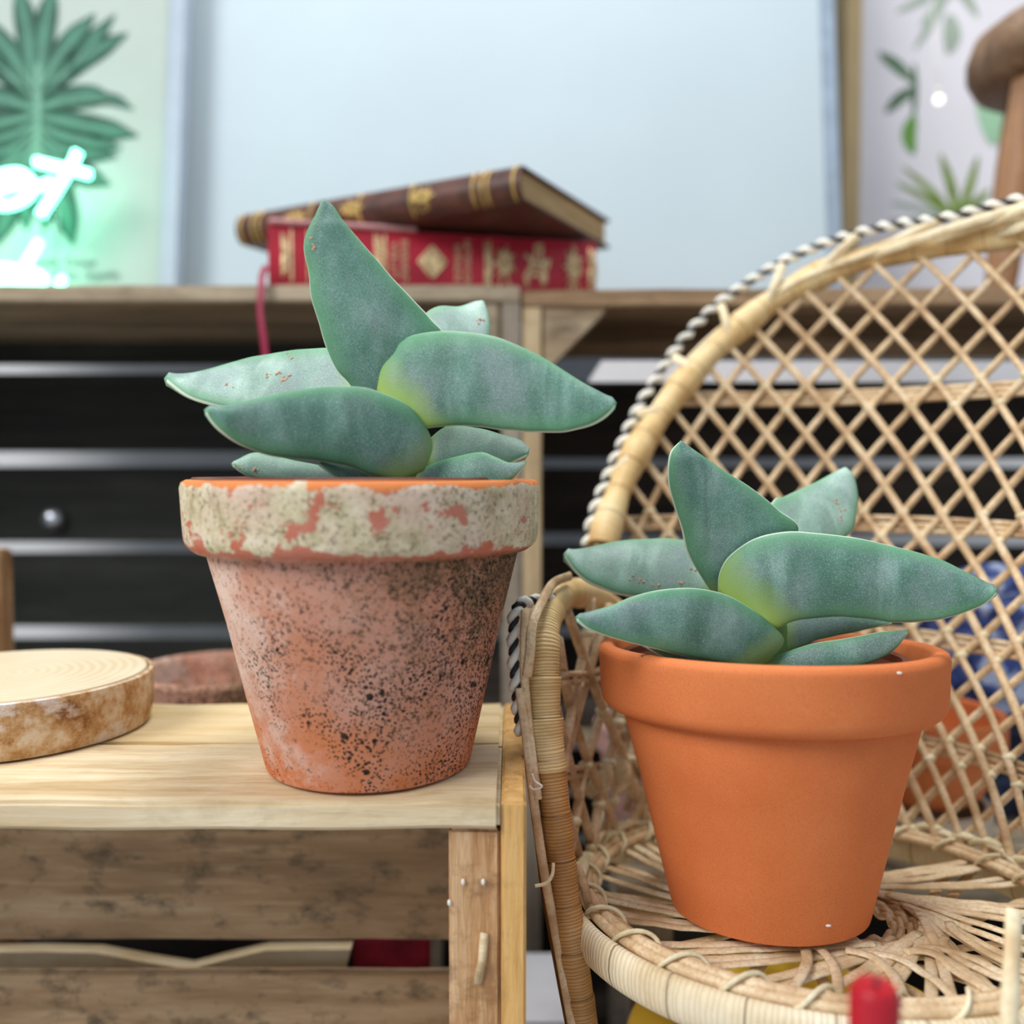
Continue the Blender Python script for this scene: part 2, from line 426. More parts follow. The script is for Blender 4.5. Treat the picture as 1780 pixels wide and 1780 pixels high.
zt = Zp(495, 0.80)
def zs(rows, m): return [(Zp(b, 1.055), Zp(a, 1.055), m) for a, b in rows]
cl, _ = crate('slatted_crate', 'dark slatted wooden crate on its side, left, carrying the books and the neon sign', -0.74, 0.0076,
          Zp(1262, .8), zt, zs([(560, 634), (650, 785), (811, 941), (960, 1086), (1110, 1150)], M_dark), mats=(M_grey, M_greyz, M_greyz, M_dark))
crr, RmR = crate('slatted_crate', 'brown slatted wooden crate behind the wicker chair back, with triangular corner block', 0.0092, 0.80,
          Zp(1262, .8), zt - 0.004, zs([(575, 622), (666, 797), (813, 925), (947, 1085), (1105, 1150)], M_darkb),
          rotz=-1.5, mats=(M_brown, M_goldz, M_greyz, M_darkb))
for (a, b_, lab, ex) in ((-0.74, 0.0076, 'lower slatted crate on the floor, behind the pine crate', M_dark), (0.0092, 0.80, 'lower slatted crate on the floor, behind the wicker chair', M_darkb)):
    zz = Zp(1262, .8) - 0.0012
    crate('slatted_crate', lab, a, b_, 0.0, zz, [(zz - 0.03 - 0.055 * (k + 1), zz - 0.03 - 0.055 * k - 0.012, ex) for k in range(4)], mats=(M_grey, M_greyz, M_greyz, ex))
b = bmesh.new()
# white-painted slat inside the right crate
def prism0(bm, pts, y0, y1):
    A = [bm.verts.new((p[0], y0, p[1])) for p in pts]; B = [bm.verts.new((p[0], y1, p[1])) for p in pts]; n = len(pts)
    bm.faces.new(A); bm.faces.new(B[::-1])
    for i in range(n): bm.faces.new((A[i], B[i], B[(i + 1) % n], A[(i + 1) % n]))
prism0(b, [(P(u, v, .818).x, P(u, v, .818).z) for u, v in ((1046, 627), (2350, 629), (2350, 664), (1022, 664))], .818, .826)
obj('white_slat', b, plain('white_gloss', (.86, .86, .90), .35, var=.03), crr, False, label='white painted slat with a slanted end')
# front rails and brace of the right crate
for va, vb, mm in ((553, 583, M_brown), (592, 622, M_brown)):
    b = bmesh.new(); box(b, 0.028, 0.78, .99, 1.0, Zp(vb, .99), Zp(va, .99), 0.001, RmR, 8, 0.002, va); obj('inner_rail', b, mm, crr, 40)
b = bmesh.new()
def prism(bm, pts, y0, y1, M=None):
    A = [bm.verts.new((M @ Vector((p[0], y0, p[1]))) if M else (p[0], y0, p[1])) for p in pts]
    B = [bm.verts.new((M @ Vector((p[0], y1, p[1]))) if M else (p[0], y1, p[1])) for p in pts]
    n = len(pts)
    bm.faces.new(A); bm.faces.new(B[::-1])
    for i in range(n): bm.faces.new((A[i], B[i], B[(i + 1) % n], A[(i + 1) % n]))
x_, y_ = 0.0262, 0.803
prism(b, [(x_, Zp(520, .8)), (Xp(1062, 520, .8), Zp(521, .8)), (Xp(1050, 545, .8), Zp(546, .8)), (Xp(952, 640, .8), Zp(642, .8)), (x_, Zp(650, .8))], .803, .83)
bmesh.ops.bevel(b, geom=list(b.edges), offset=0.0015, segments=2, affect='EDGES')
obj('corner_block', b, wood('block_grain', (0.20, 0.13, 0.08), (0.36, 0.27, 0.17), (0.52, 0.42, 0.29), 'x', 1.2, 0.5), crr, 40)
b = bmesh.new()
prism(b, [(-0.0095, Zp(520, .8)), (-0.033, Zp(520, .8)), (-0.034, Zp(545, .8)), (-0.026, Zp(590, .8)), (-0.0095, Zp(612, .8))], .803, .83)
bmesh.ops.bevel(b, geom=list(b.edges), offset=0.003, segments=3, affect='EDGES')
obj('corner_block', b, M_grey, cl, 40)
# bolt on the dark slat
b = bmesh.new(); p = P(92, 903, 1.042); lathe(b, [(0.001, -.001), (.013, 0), (.012, .004), (.007, .008), (0.001, .009)], 24, p, Matrix.Rotation(R(90), 4, 'X'))
obj('bolt_head', b, plain('bolt_steel', (0.62, 0.66, 0.75), 0.25, 0.9), cl, 40, label='shiny round steel bolt head')
# brown upright at the far left of the crate
b = bmesh.new(); box(b, Xp(-40, 1000, .78), Xp(7, 1000, .78), .77, .795, 0.0, Zp(955, .78), 0.002)
tag(obj('wooden_stake', b, M_post, None, 40), 'short brown wooden upright at the far left edge behind the wood slice', 'stake')

# ------------------------------------------------------------------ low benches behind
def bench(label, x0, x1, y0, y1, zt_, n=2):
    t = thing('low_bench', label, 'bench', (x0, y0, 0))
    w = (y1 - y0) / n
    for k in range(n):
        b = bmesh.new(); box(b, x0, x1, y0 + k * w, y0 + (k + 1) * w - .003, zt_ - .018, zt_, 0.0015); obj('top_plank', b, M_grey, t, 40)
    for xx in (x0 + .01, x1 - .04):
        for yy in (y0 + .005, y1 - .03):
            b = bmesh.new(); box(b, xx, xx + .03, yy, yy + .024, 0, zt_ - .018, 0.0015); obj('leg', b, M_greyz, t, 40)
    return t
ZB = ZC - 0.292
bl = bench('low weathered bench behind the pine crate, under the old pot', -.62, -.05, .60, .785, ZC - 0.262)
b = bmesh.new()
xs = [(-30, 1640, 1690), (80, 1638, 1690), (180, 1640, 1691), (260, 1655, 1692), (340, 1668, 1692), (400, 1652, 1692), (470, 1636, 1692), (615, 1634, 1692), (600, 1692, 1693)]
up_ = [P(u, a, .60) for u, a, c in xs[:-1]]; lo_ = [P(u, c, .60) for u, a, c in xs[:-1]]; lo_[-1] = P(600, 1692, .60)
poly = [(p.x, p.z) for p in up_] + [(p.x, p.z) for p in lo_[::-1]]
prism(b, poly, .588, .599); obj('front_rail', b, M_pine, bl, 40, label='pale wavy-edged front rail')
br = bench('low bench behind the wicker chair, under the blue cloth', .075, .66, .638, .7985, ZB)

# ------------------------------------------------------------------ pine crate (the table)
ZT = Zp(1383, .401)            # top of the pine crate
t = thing('pine_crate', 'pale pine crate under the speckled old terracotta pot', 'crate', (-.3, .48, 0))
Y0 = .394
b = bmesh.new(); box(b, -.62, -.0052, Y0, .478, ZT - .0128, ZT, 0.0018, None, 40, 0.0013, 1); obj('top_board', b, M_pine, t, 40)
b = bmesh.new(); box(b, -.62, -.0052, .4795, .566, ZT - .0128, ZT - .0003, 0.0018, None, 40, 0.0013, 5); obj('top_board', b, wood('pine_second', (0.46, 0.31, 0.13), (0.72, 0.55, 0.30), (0.86, 0.74, 0.50), 'x', 1.0, 0.1, seed=4.0), t, 40)
b = bmesh.new(); box(b, -.0048, .0062, Y0 + .001, .566, 0.0, ZT - .0005, 0.0012, None, 30, 0.0008, 2); obj('side_board', b, M_pine_y, t, 40)
for xx in (-.0278, -.60):
    for yy in (Y0 + .003, .538):
        b = bmesh.new(); box(b, xx, xx + .0226, yy, yy + .022, 0.0, ZT - .0134, 0.0012, None, 20, 0.0012, xx); obj('corner_post', b, M_post, t, 40)
b = bmesh.new(); box(b, -.62, -.609, Y0, .566, 0, ZT - .014, 0.0012); obj('side_board', b, M_pine_y, t, 40)
for (va, vb) in ((1436, 1634), (1693, 1900)):
    b = bmesh.new(); box(b, -.60, -.006, .5605, .568, Zp(vb, .56), min(Zp(va, .56), ZT - .0135), 0.001, None, 20, 0.001, va); obj('back_board', b, M_mould, t, 40)
b = bmesh.new(); box(b, -.60, -.006, Y0 + .03, .555, .02, .028, 0.001); obj('bottom_board', b, M_mould, t, 40)
# nail stubs/splinter on the post
for (u, v) in ((805, 1533), (840, 1533), (781, 1569)):
    b = bmesh.new(); p = P(u, v, Y0 + .002); ball(b, p, .0009, .0006, .0015, 8); obj('splinter', b, M_white, t)
b = bmesh.new(); p = P(838, 1668, Y0 + .0025); tube(b, [p + Vector((-.002, 0, -.010)), p + Vector((0, -.001, 0)), p + Vector((.001, 0, .012))], .002, 6); obj('splinter', b, M_pine, t)

# red packet glimpsed through the gap
b = bmesh.new(); box(b, Xp(622, 1665, .62), Xp(752, 1665, .62), .60, .606, Zp(1720, .605), Zp(1622, .605), 0.002)
ob = tag(obj('red_carton', b, plain('carton_red', (0.32, 0.015, 0.04), 0.5, var=0.4, scale=60), None, 40), 'dark red carton glimpsed through the slot in the pine crate', 'carton')

# ------------------------------------------------------------------ terracotta pots
def pot_profile(rt, rb, h, rimh, rbody, wall=.0065):
    return [(0.009, .004), (rb * .7, .003), (rb * .86, .0), (rb - .003, .0), (rb - .0007, .001), (rb, .0035),
            (lerp(rb, rbody, .33), h * .27), (lerp(rb, rbody, .66), h * .52), (rbody - .0002, h - rimh - .003), (rbody - .0006, h - rimh - .0012), (rbody - .0004, h - rimh + .0002), (rt - .0060, h - rimh - .0004),
            (rt - .0038, h - rimh + .0012), (rt - .0020, h - rimh + .0032), (rt - .0012, h - rimh + .006), (rt - .0008, h - rimh * .6), (rt - .0002, h - rimh * .2), (rt, h - .004), (rt - .0008, h - .0012), (rt - .003, h),
            (rt - .0065, h), (rt - .0085, h - .002), (rt - .0095, h - .010), (rbody - wall, h - rimh), (rb - wall, .008), (0.009, .0075)]
def pot(name, label, cat, base, rt, rb, h, rimh, rbody, mat, tilt=(0, 0), wob=0.0, group=None, shear=0.0):
    b = bmesh.new()
    M = Matrix.Rotation(tilt[0], 4, 'X') @ Matrix.Rotation(tilt[1], 4, 'Y')
    lathe(b, pot_profile(rt, rb, h, rimh, rbody), 128, (0, 0, 0), None, wob)
    me = bpy.data.meshes.new(name)
    bmesh.ops.recalc_face_normals(b, faces=b.faces); b.to_mesh(me); b.free()
    for v in me.vertices: v.co.x += shear * v.co.z
    me.materials.append(mat)
    for p in me.polygons: p.use_smooth = True
    me.set_sharp_from_angle(angle=R(50))
    o = bpy.data.objects.new(name, me); COL.objects.link(o)
    o.location = base; o.rotation_euler = M.to_euler()
    return tag(o, label, cat, group), M

HL = 0.139
baseL = Vector((Xp(643, 1320, .45), .45, ZT + .0004))
M_old = old_terracotta(HL - .033 - .001)
potL, ML = pot('terracotta_pot', 'weathered terracotta pot with chalky rim and black specks on the pine crate', 'pot', baseL, .0855, .0505, HL, .033, .0745, M_old, (0, 0), .004, shear=-.012)
HR = 0.1345
baseR = Vector((.1322, .465, Zp(1668, .415) + .0012))
TILT = -0.070
potR, MR = pot('terracotta_pot', 'clean orange terracotta pot standing on the wicker chair seat', 'pot', baseR, .0868, .0500, HR, .0315, .0745, M_terra, (TILT, 0), .0)
for (u_, v_) in ((1440, 1609), (1563, 1170)):
    for k_ in range(1500):
        q_ = P(u_, v_, .36 + k_ * .0001)
        l_ = MR.inverted().to_4x4() @ (q_ - baseR)
        if math.hypot(l_.x, l_.y) < interp([(0, .0500), (HR - .0315, .0745), (HR - .031, .0866), (HR, .0868)], l_.z): break
    b = bmesh.new(); ball(b, l_ + Vector((0, -.0001, 0)), .0013, .0005, .0006, 8)
    me_ = bpy.data.meshes.new('paint_fleck'); b.to_mesh(me_); b.free(); me_.materials.append(M_white)
    o_ = bpy.data.objects.new('paint_fleck', me_); COL.objects.link(o_); o_.parent = potR; o_['label'] = 'tiny white fleck'
# ------------------------------------------------------------------ succulents
def leaf(parent, top, bot, yt, yb, th=.0058, mat=None, off=0.0, n=56, m=28, label=None, bend=0.0):
    """outline edges base->tip in photo pixels; yt, yb = (base, tip) distances of upper and lower edge"""
    def lift(c, y):
        k = cr([Vector((u, v, 0)) for u, v in c], n)
        out = []
        for i, p in enumerate(k):
            t = i / (n - 1)
            yy = lerp(y[0], y[1], t) + (y[2] * math.sin(PI * t) if len(y) > 2 else 0)
            out.append(P(p.x, p.y, yy))
        return out
    U, L = lift(top, yt), lift(bot, yb)
    tip = (U[-1] + L[-1]) / 2; U[-1] = tip; L[-1] = tip
    b = bmesh.new(); at, ae = [], []
    rings = []
    for i in range(n - 1):
        t = i / (n - 1)
        mid = (U[i] + L[i]) / 2; w = (U[i] - L[i]) / 2
        ds = ((U[i + 1] + L[i + 1]) - (U[max(0, i - 1)] + L[max(0, i - 1)]))
        nn = ds.cross(w)
        if nn.length < 1e-9: nn = Vector((0, -1, 0))
        nn.normalize()
        if nn.y > 0: nn = -nn
        wl = w.length
        tt = min(th * .82 * (1.15 - .35 * t), wl * .6) * (0.75 + .25 * sm(t * 5))
        ring = []
        for k in range(m):
            a = 2 * PI * k / m
            ca, sa = math.cos(a), math.sin(a)
            prof = math.copysign(abs(sa) ** 0.95, sa) * .62 + math.copysign(abs(sa) ** .35, sa) * .38
            ed = noise.noise(Vector((mid.x * 90, mid.z * 90, 3.3 if ca > 0 else 8.1))) * .0005
            p = mid + w * ca * (1 + ed / max(.004, wl) * abs(ca)) + nn * prof * tt * (1 - .12 * (ca + .2) ** 2)
            p += nn * noise.noise(p * 45) * .0010 * (1 - abs(ca))
            ring.append(b.verts.new(p)); at.append(t); ae.append(abs(ca) ** 1.0)
        rings.append(ring)
    tv = b.verts.new(tip); at.append(1); ae.append(.9)
    for A, B in zip(rings, rings[1:]):
        for k in range(m): b.faces.new((A[k], A[(k + 1) % m], B[(k + 1) % m], B[k]))
    for k in range(m): b.faces.new((rings[-1][k], rings[-1][(k + 1) % m], tv))
    b.faces.new(rings[0][::-1])
    return obj('leaf', b, mat or M_leaf, parent, True, attrs={'t': at, 'edge': ae}, label=label)

def scars(parent, lf, pts, Y, s=.0012):
    b = bmesh.new()
    for (u, v) in pts:
        p = P(u, v, Y)
        d = (p - Vector((0, 0, ZC))).normalized()
        hit, loc, nrm, idx = lf.data_bvh.ray_cast(Vector((0, 0, ZC)) - worg(lf), d) if False else (None, None, None, None)
    b.free()

from mathutils.bvhtree import BVHTree
def spots(lf, pts, size=(.0006, .0015), cnt=1, spread=0):
    """small corky scars sitting on the leaf's skin"""
    bv = BVHTree.FromPolygons([v.co + worg(lf) for v in lf.data.vertices], [list(p.vertices) for p in lf.data.polygons])
    b = bmesh.new(); got = 0
    for (u, v) in pts:
        for _ in range(cnt):
            d = ray(u + random.uniform(-spread, spread), v + random.uniform(-spread, spread) * .6).normalized()
            loc, nrm, i, dist = bv.ray_cast(Vector((0, 0, ZC)), d)
            if loc is None: continue
            s = random.uniform(*size)
            ball(b, loc, s, s * .5, s * random.uniform(.5, 1.1), 8); got += 1
    if got: obj('corky_scar', b, M_scar, lf, label='small tan scab marks')
    else: b.free()

def plant_base(root, cx, cy, zrim, r, M, base, h):
    """nursery pot and soil, built in the clay pot's own axes"""
    T = Matrix.Translation(base) @ M.to_4x4()
    b = bmesh.new(); lathe(b, [(r * .66, h * .25), (r * .9, h - .012), (r * .955, h - .0045), (r, h - .0040), (r, h - .0010), (r * .985, h - .0004), (r * .955, h - .0014), (r * .94, h - .012), (r * .64, h * .26)], 96, (cx, cy, 0))
    b.transform(T); obj('nursery_pot', b, M_inner, root, 50, label='dark red-brown plastic inner pot rim')
    b = bmesh.new(); n = 40
    rings = []
    for i in range(12):
        rr = r * .93 * i / 11 + .0005
        rings.append([b.verts.new(Vector((cx + rr * math.cos(2 * PI * k / n), cy + rr * math.sin(2 * PI * k / n), h - .012 + noise.noise(Vector((rr * 300, k, 1))) * .0014))) for k in range(n)])
    for A, B in zip(rings, rings[1:]):
        for k in range(n): b.faces.new((A[k], A[(k + 1) % n], B[(k + 1) % n], B[k]))
    lo = [b.verts.new(Vector((v.co.x, v.co.y, h - .03))) for v in rings[-1]]
    for k in range(n): b.faces.new((rings[-1][k], rings[-1][(k + 1) % n], lo[(k + 1) % n], lo[k]))
    b.faces.new(rings[0][::-1]); b.faces.new(lo)
    b.transform(T); obj('soil', b, M_soil, root)

# left plant
pl = thing('succulent_plant', 'grey-green succulent with thick pointed leaves in the weathered pot', 'succulent', baseL + Vector((-.002, 0, HL - .004)))
plant_base(pl, -.006, 0, 0, .0735, ML, baseL + Vector((-.003, 0, .0015)), HL)
b = bmesh.new(); tube(b, cr([P(712, 850, .448), P(706, 800, .448), P(700, 740, .450), P(690, 700, .452)], 12), lambda t: .0125 - .003 * t, 16); obj('stem', b, M_stem, pl)
l5 = leaf(pl, [(700, 620), (730, 560), (757, 534), (795, 535), (820, 528), (842, 524)], [(740, 690), (790, 660), (840, 625), (851, 590), (851, 560), (842, 524)], (.470, .525), (.465, .520), .005, M_leaf_lit)
l4 = leaf(pl, [(640, 640), (585, 609), (520, 609), (450, 620), (390, 636), (340, 650), (285, 658)], [(650, 720), (600, 735), (520, 735), (440, 718), (370, 704), (325, 688), (285, 658)], (.475, .505), (.458, .480), .0055, M_leaf_lit)
l1 = leaf(pl, [(672, 735), (735, 660), (772, 590), (748, 553), (700, 502), (645, 440), (600, 388), (578, 357), (562, 345)], [(640, 740), (610, 672), (583, 640), (562, 590), (545, 530), (537, 480), (528, 430), (538, 395), (562, 345)], (.452, .430, -.004), (.448, .428, -.004), .0075)
l6 = leaf(pl, [(735, 775), (780, 741), (830, 745), (875, 757), (905, 768), (919, 790)], [(740, 822), (790, 815), (840, 812), (880, 808), (919, 790)], (.452, .450), (.444, .440), .005, M_leaf_lit)
l8 = leaf(pl, [(640, 835), (580, 815), (520, 803), (470, 792), (437, 788), (402, 806)], [(640, 850), (580, 850), (510, 842), (450, 834), (420, 822), (402, 806)], (.440, .420), (.436, .416), .0045, M_leaf_lit)
l9 = leaf(pl, [(700, 840), (650, 822), (610, 810), (575, 806), (553, 806)], [(690, 858), (640, 850), (600, 838), (572, 820), (553, 806)], (.436, .415), (.432, .411), .004)
l7 = leaf(pl, [(715, 828), (755, 806), (800, 792), (838, 786), (862, 795), (885, 804), (915, 803)], [(725, 862), (770, 862), (820, 858), (860, 848), (895, 830), (915, 803)], (.442, .422), (.436, .420), .005)
l3 = leaf(pl, [(736, 815), (751, 770), (725, 720), (690, 694), (640, 675), (580, 671), (520, 677), (450, 692), (400, 705), (355, 712)], [(690, 832), (640, 824), (600, 810), (540, 800), (480, 794), (430, 780), (390, 755), (368, 735), (355, 712)], (.432, .395), (.420, .388), .0070)
l2 = leaf(pl, [(656, 680), (665, 640), (686, 614), (697, 595), (720, 582), (780, 576), (850, 583), (900, 600), (950, 625), (1000, 658), (1045, 685), (1072, 700)], [(745, 745), (768, 742), (800, 740), (850, 745), (900, 750), (960, 753), (1010, 745), (1045, 730), (1062, 716), (1072, 700)], (.436, .412), (.428, .404), .0075)
spots(l1, [(542, 415), (546, 425), (544, 432)], (.0005, .0011), 2, 3)
spots(l4, [(470, 655), (485, 650), (500, 655), (490, 662), (505, 618), (400, 670)], (.0005, .0012), 3, 8)
spots(l5, [(833, 560), (835, 555)], (.0005, .0010), 3, 6)
spots(l8, [(425, 815), (445, 822)], (.0004, .001), 4, 12)

# right plant
pr = thing('succulent_plant', 'grey-green succulent with thick pointed leaves in the clean orange pot', 'succulent', baseR + Vector((0, .009, HR - .005)))
plant_base(pr, -.003, .001, 0, .0715, MR, baseR + Vector((0, 0, -.004)), HR)
b = bmesh.new(); tube(b, cr([P(1345, 1175, .470), P(1340, 1110, .470), P(1320, 1050, .472), P(1300, 1010, .475)], 12), lambda t: .0115 - .003 * t, 16); obj('stem', b, M_stem, pr)
r5 = leaf(pr, [(1290, 960), (1342, 874), (1361, 864), (1398, 847), (1444, 825), (1471, 812)], [(1340, 1000), (1400, 975), (1474, 931), (1489, 890), (1491, 858), (1484, 828), (1471, 812)], (.490, .535), (.485, .530), .005, M_leaf_lit)
r4 = leaf(pr, [(1270, 970), (1225, 948), (1181, 938), (1130, 937), (1075, 941), (1020, 954), (979, 963)], [(1270, 1035), (1200, 1040), (1117, 1038), (1075, 1033), (1029, 1015), (1001, 993), (979, 963)], (.495, .515), (.478, .495), .0055, M_leaf_lit)
r1 = leaf(pr, [(1285, 1035), (1340, 985), (1388, 920), (1352, 885), (1306, 848), (1259, 818), (1218, 790), (1183, 766)], [(1250, 1040), (1232, 1022), (1209, 989), (1192, 952), (1181, 910), (1167, 864), (1161, 823), (1166, 788), (1183, 766)], (.474, .452, -.004), (.470, .450, -.004), .0075)
r6 = leaf(pr, [(1350, 1090), (1380, 1072), (1440, 1068), (1490, 1070), (1552, 1083)], [(1362, 1135), (1395, 1124), (1421, 1112), (1480, 1100), (1552, 1083)], (.468, .478), (.462, .474), .004)
r8 = leaf(pr, [(1260, 1142), (1200, 1130), (1150, 1122), (1112, 1118)], [(1262, 1165), (1200, 1156), (1150, 1140), (1112, 1118)], (.455, .432), (.45, .428), .0035)
r7 = leaf(pr, [(1318, 1155), (1366, 1134), (1421, 1118), (1490, 1106), (1545, 1097), (1580, 1095)], [(1335, 1180), (1390, 1172), (1450, 1165), (1520, 1150), (1560, 1125), (1580, 1095)], (.455, .432), (.450, .430), .005)
r3 = leaf(pr, [(1338, 1140), (1362, 1112), (1338, 1082), (1301, 1055), (1255, 1031), (1200, 1022), (1144, 1026), (1098, 1038), (1052, 1056), (999, 1073)], [(1295, 1160), (1236, 1149), (1190, 1141), (1144, 1129), (1098, 1118), (1052, 1105), (1020, 1092), (999, 1073)], (.452, .415), (.440, .408), .0050)
r2 = leaf(pr, [(1248, 1028), (1250, 998), (1264, 970), (1292, 947), (1329, 931), (1375, 924), (1421, 927), (1490, 936), (1559, 950), (1628, 970), (1683, 998), (1736, 1026)], [(1354, 1092), (1378, 1080), (1421, 1074), (1490, 1074), (1550, 1082), (1605, 1081), (1651, 1073), (1693, 1059), (1720, 1043), (1736, 1026)], (.456, .428), (.448, .420), .0075)
spots(r4, [(1100, 1005), (1115, 1010), (1140, 1018), (1205, 992), (1187, 1012)], (.0004, .0010), 3, 6)
spots(r5, [(1458, 872), (1462, 885), (1463, 900)], (.0004, .0009), 4, 7)

# ------------------------------------------------------------------ wicker peacock chair
CX, CY = .165, .49
ZS = baseR.z - .0029           # seat height under the pot
PH0 = 38.0
def seatz(x, y): return ZS - .062 * (y - .465)
RB = .127
ZL = ZC - .226
def kf(ph): return .28 - .16 * sm((abs(ph - PH0) - 78) / 65)
def surf(ph, z, dr=0.0):
    r = RB + kf(ph) * (z - ZL) + dr
    a = R(ph)
    return Vector((CX + r * math.cos(a), CY + r * math.sin(a), z))
def hit(u, v):
    d = ray(u, v); pf = None; Y = .95; best = None
    while Y > .35:
        p = P(u, v, Y); dx, dy = p.x - CX, p.y - CY
        ph = math.degrees(math.atan2(dy, dx));
        if ph < -100: ph += 360
        f = math.hypot(dx, dy) - (RB + kf(ph) * (p.z - ZL))
        if best is None or abs(f) < best[0]: best = (abs(f), p, ph)
        if pf is not None and pf > 0 >= f: return p, ph
        pf = f; Y -= .0015
    return best[1], best[2]
chair = thing('wicker_chair', 'small wicker chair with fan-shaped lattice back, holding the orange pot', 'chair', (CX, CY, 0))
roll_px = [(1046, 952), (1058, 905), (1078, 850), (1110, 780), (1150, 718), (1192, 662), (1242, 608), (1290, 565), (1340, 525), (1400, 490), (1450, 468), (1510, 448), (1600, 428), (1690, 420), (1780, 420)]
braid_px = [(1020, 948), (1030, 898), (1050, 843), (1077, 780), (1108, 712), (1147, 648), (1188, 590), (1235, 540), (1285, 502), (1345, 464), (1402, 436), (1462, 414), (1550, 392), (1645, 379), (1780, 375)]
rp = [hit(u, v) for u, v in roll_px]
tab = sorted([(ph - PH0, p.z) for p, ph in rp])
ds = [x for x, _ in tab]
# keep it monotone towards the apex
apex_z = max(z for _, z in tab)
tab = [(0.0, apex_z)] + [(d, z) for d, z in tab if d > 3]
dl, zl = tab[-1]
arm_z = P(1054, 1043, .60).z
tab += [(dl + 4, (zl + arm_z) / 2), (dl + 10, arm_z), (dl + 30, arm_z + .002), (150, P(950, 1070, .485).z)]
def ztop(ph): return interp(tab, abs(ph - PH0)) if ph > PH0 else interp(tab[:-4] + [(tab[-4][0], arm_z - .012), (tab[-4][0] + 60, arm_z - .012)], abs(ph - PH0))
def mirror(p):
    a = R(PH0); ax = Vector((math.cos(a), math.sin(a), 0)); c = Vector((CX, CY, p.z))
    d = p - c; al = ax * d.dot(ax)
    return c + al * 2 - Vector((d.x, d.y, 0)) if True else p
def wrap_tube(name, pts, r, mat, parent, turn=.012, n=18, step=.0014, rid=.05, label=None):
    L = sum((pts[i + 1] - pts[i]).length for i in range(len(pts) - 1))
    N = max(8, int(L / step)); q = cr(pts, N)
    b = bmesh.new()
    rr = r if callable(r) else (lambda t: r)
    def rfun(t):
        s = t * L / turn
        j = math.floor(s); fr = s - j
        return rr(t) * (1 + rid * (.5 - fr) + .05 * noise.noise(Vector((j * 7.3, 1.5, 2))) + .03 * noise.noise(Vector((s * 3, 4, 2))))
    tube(b, q, rfun, n)
    at = [i // n / (N - 1) * L / turn for i in range(N * n)]
    return obj(name, b, mat, parent, True, attrs={'wrap': at}, label=label)
def braid(name, pts, parent, r=.0024, pitch=.0145, strand=.0021):
    L = sum((pts[i + 1] - pts[i]).length for i in range(len(pts) - 1))
    N = int(L / .0016); q = cr(pts, N)
    root = None
    for s, (mm, nm) in enumerate(((M_white, 'white_strand'), (M_black, 'black_strand'))):
        out = []
        for i, p in enumerate(q):
            t = (q[min(N - 1, i + 1)] - q[max(0, i - 1)]).normalized()
            a = t.cross(Vector((.3, 1, .1))).normalized(); w = t.cross(a)
            an = 2 * PI * (i * L / (N - 1)) / pitch + s * PI
            out.append(p + a * math.cos(an) * r * .8 + w * math.sin(an) * r * .8)
        b = bmesh.new(); tube(b, out, strand * .72 if s else strand * 1.25, 8)
        o = obj(name if root is None else nm, b, mm, root or parent, True, label='white and black twisted cord' if root is None else 'black strand')
        root = root or o
rollpts = [p for p, ph in rp]
# pull the apex onto the symmetry plane, mirror to the other wing
N0 = len(rollpts)
half = [p for p, ph in rp if ph > PH0 + 4]
full = half + [surf(PH0, apex_z)] + [mirror(p) for p in half[::-1]]
full = [p for p in full if p.y > CY - .06 or p.x < CX]
wrap_tube('back_rim', full, lambda t: .0098 + .0012 * math.sin(t * 60), M_wrap, chair, .024, label='golden splint-wrapped rim of the chair back')
bp = [P(u, v, p.y + .004) for (u, v), (p, ph) in zip(braid_px, rp)]
bh = bp[:len(half)]
apx = surf(PH0, apex_z + .024, .002)
bfull = bh + [apx] + [mirror(p) for p in bh[::-1]]
braid('braided_cord', bfull, chair)
# loops between rim and cord
bc = cr(bfull, 33); rc = cr(full, 33)
for i in range(0, 33, 2):
    if i in (16,): continue
    j = min(32, i + 2) if i < 16 else max(0, i - 2)
    a, c = rc[j], bc[i]
    b = bmesh.new(); tube(b, cr([a + Vector((0, -.007, 0)), (a * .6 + c * .4) + Vector((0, -.009, .001)), (a * .2 + c * .8) + Vector((0, -.004, 0)), c], 10), .0034, 8, ry=.0016, up=Vector((0, 1, 0)))
    obj('rim_loop', b, M_wrap if False else M_wrapw, chair)
for k, f in enumerate((.30, .42)):
    q = [rc[i].lerp(bc[i], f) + Vector((0, -.004 + .003 * k, 0)) for i in range(33)]
    b = bmesh.new(); tube(b, cr(q, 160), .0024, 6, ry=.0016); obj('rim_cane', b, M_wrapw, chair)
# lattice
rows = [(ZL, 19.2), (ZC - .177, 15.5), (ZC - .111, 10.5), (ZC - .037, 5.5), (ZC + .055, .5), (ZC + .25, -10.3)]
def g(z): return interp(rows, z)
def ginv(gg): return interp([(b_, a_) for a_, b_ in rows[::-1]], gg)
PP = math.degrees(.142)
LO, HI = -38, PH0 + 97
def lat_ok(ph, z): return LO <= ph <= HI and z <= ztop(ph) + .002
for sgn in (1, -1):
    i0 = int((LO - 100) / PP) - 2; i1 = int((HI + 100) / PP) + 2
    for i in range(i0, i1):
        seg = []
        segs = []
        for k in range(0, 150):
            z = ZL - .004 + k * .0030
            ph = i * PP + 1.5 + sgn * PP / 2 * g(z)
            if lat_ok(ph, z): seg.append(surf(ph, z, .0021 * sgn))
            elif seg: segs.append(seg); seg = []
        if seg: segs.append(seg)
        for sg in segs:
            if len(sg) < 4: continue
            rr = .0025 * random.uniform(.9, 1.12)
            b = bmesh.new(); tube(b, sg, rr, 7); obj('back_cane', b, M_cane, chair)
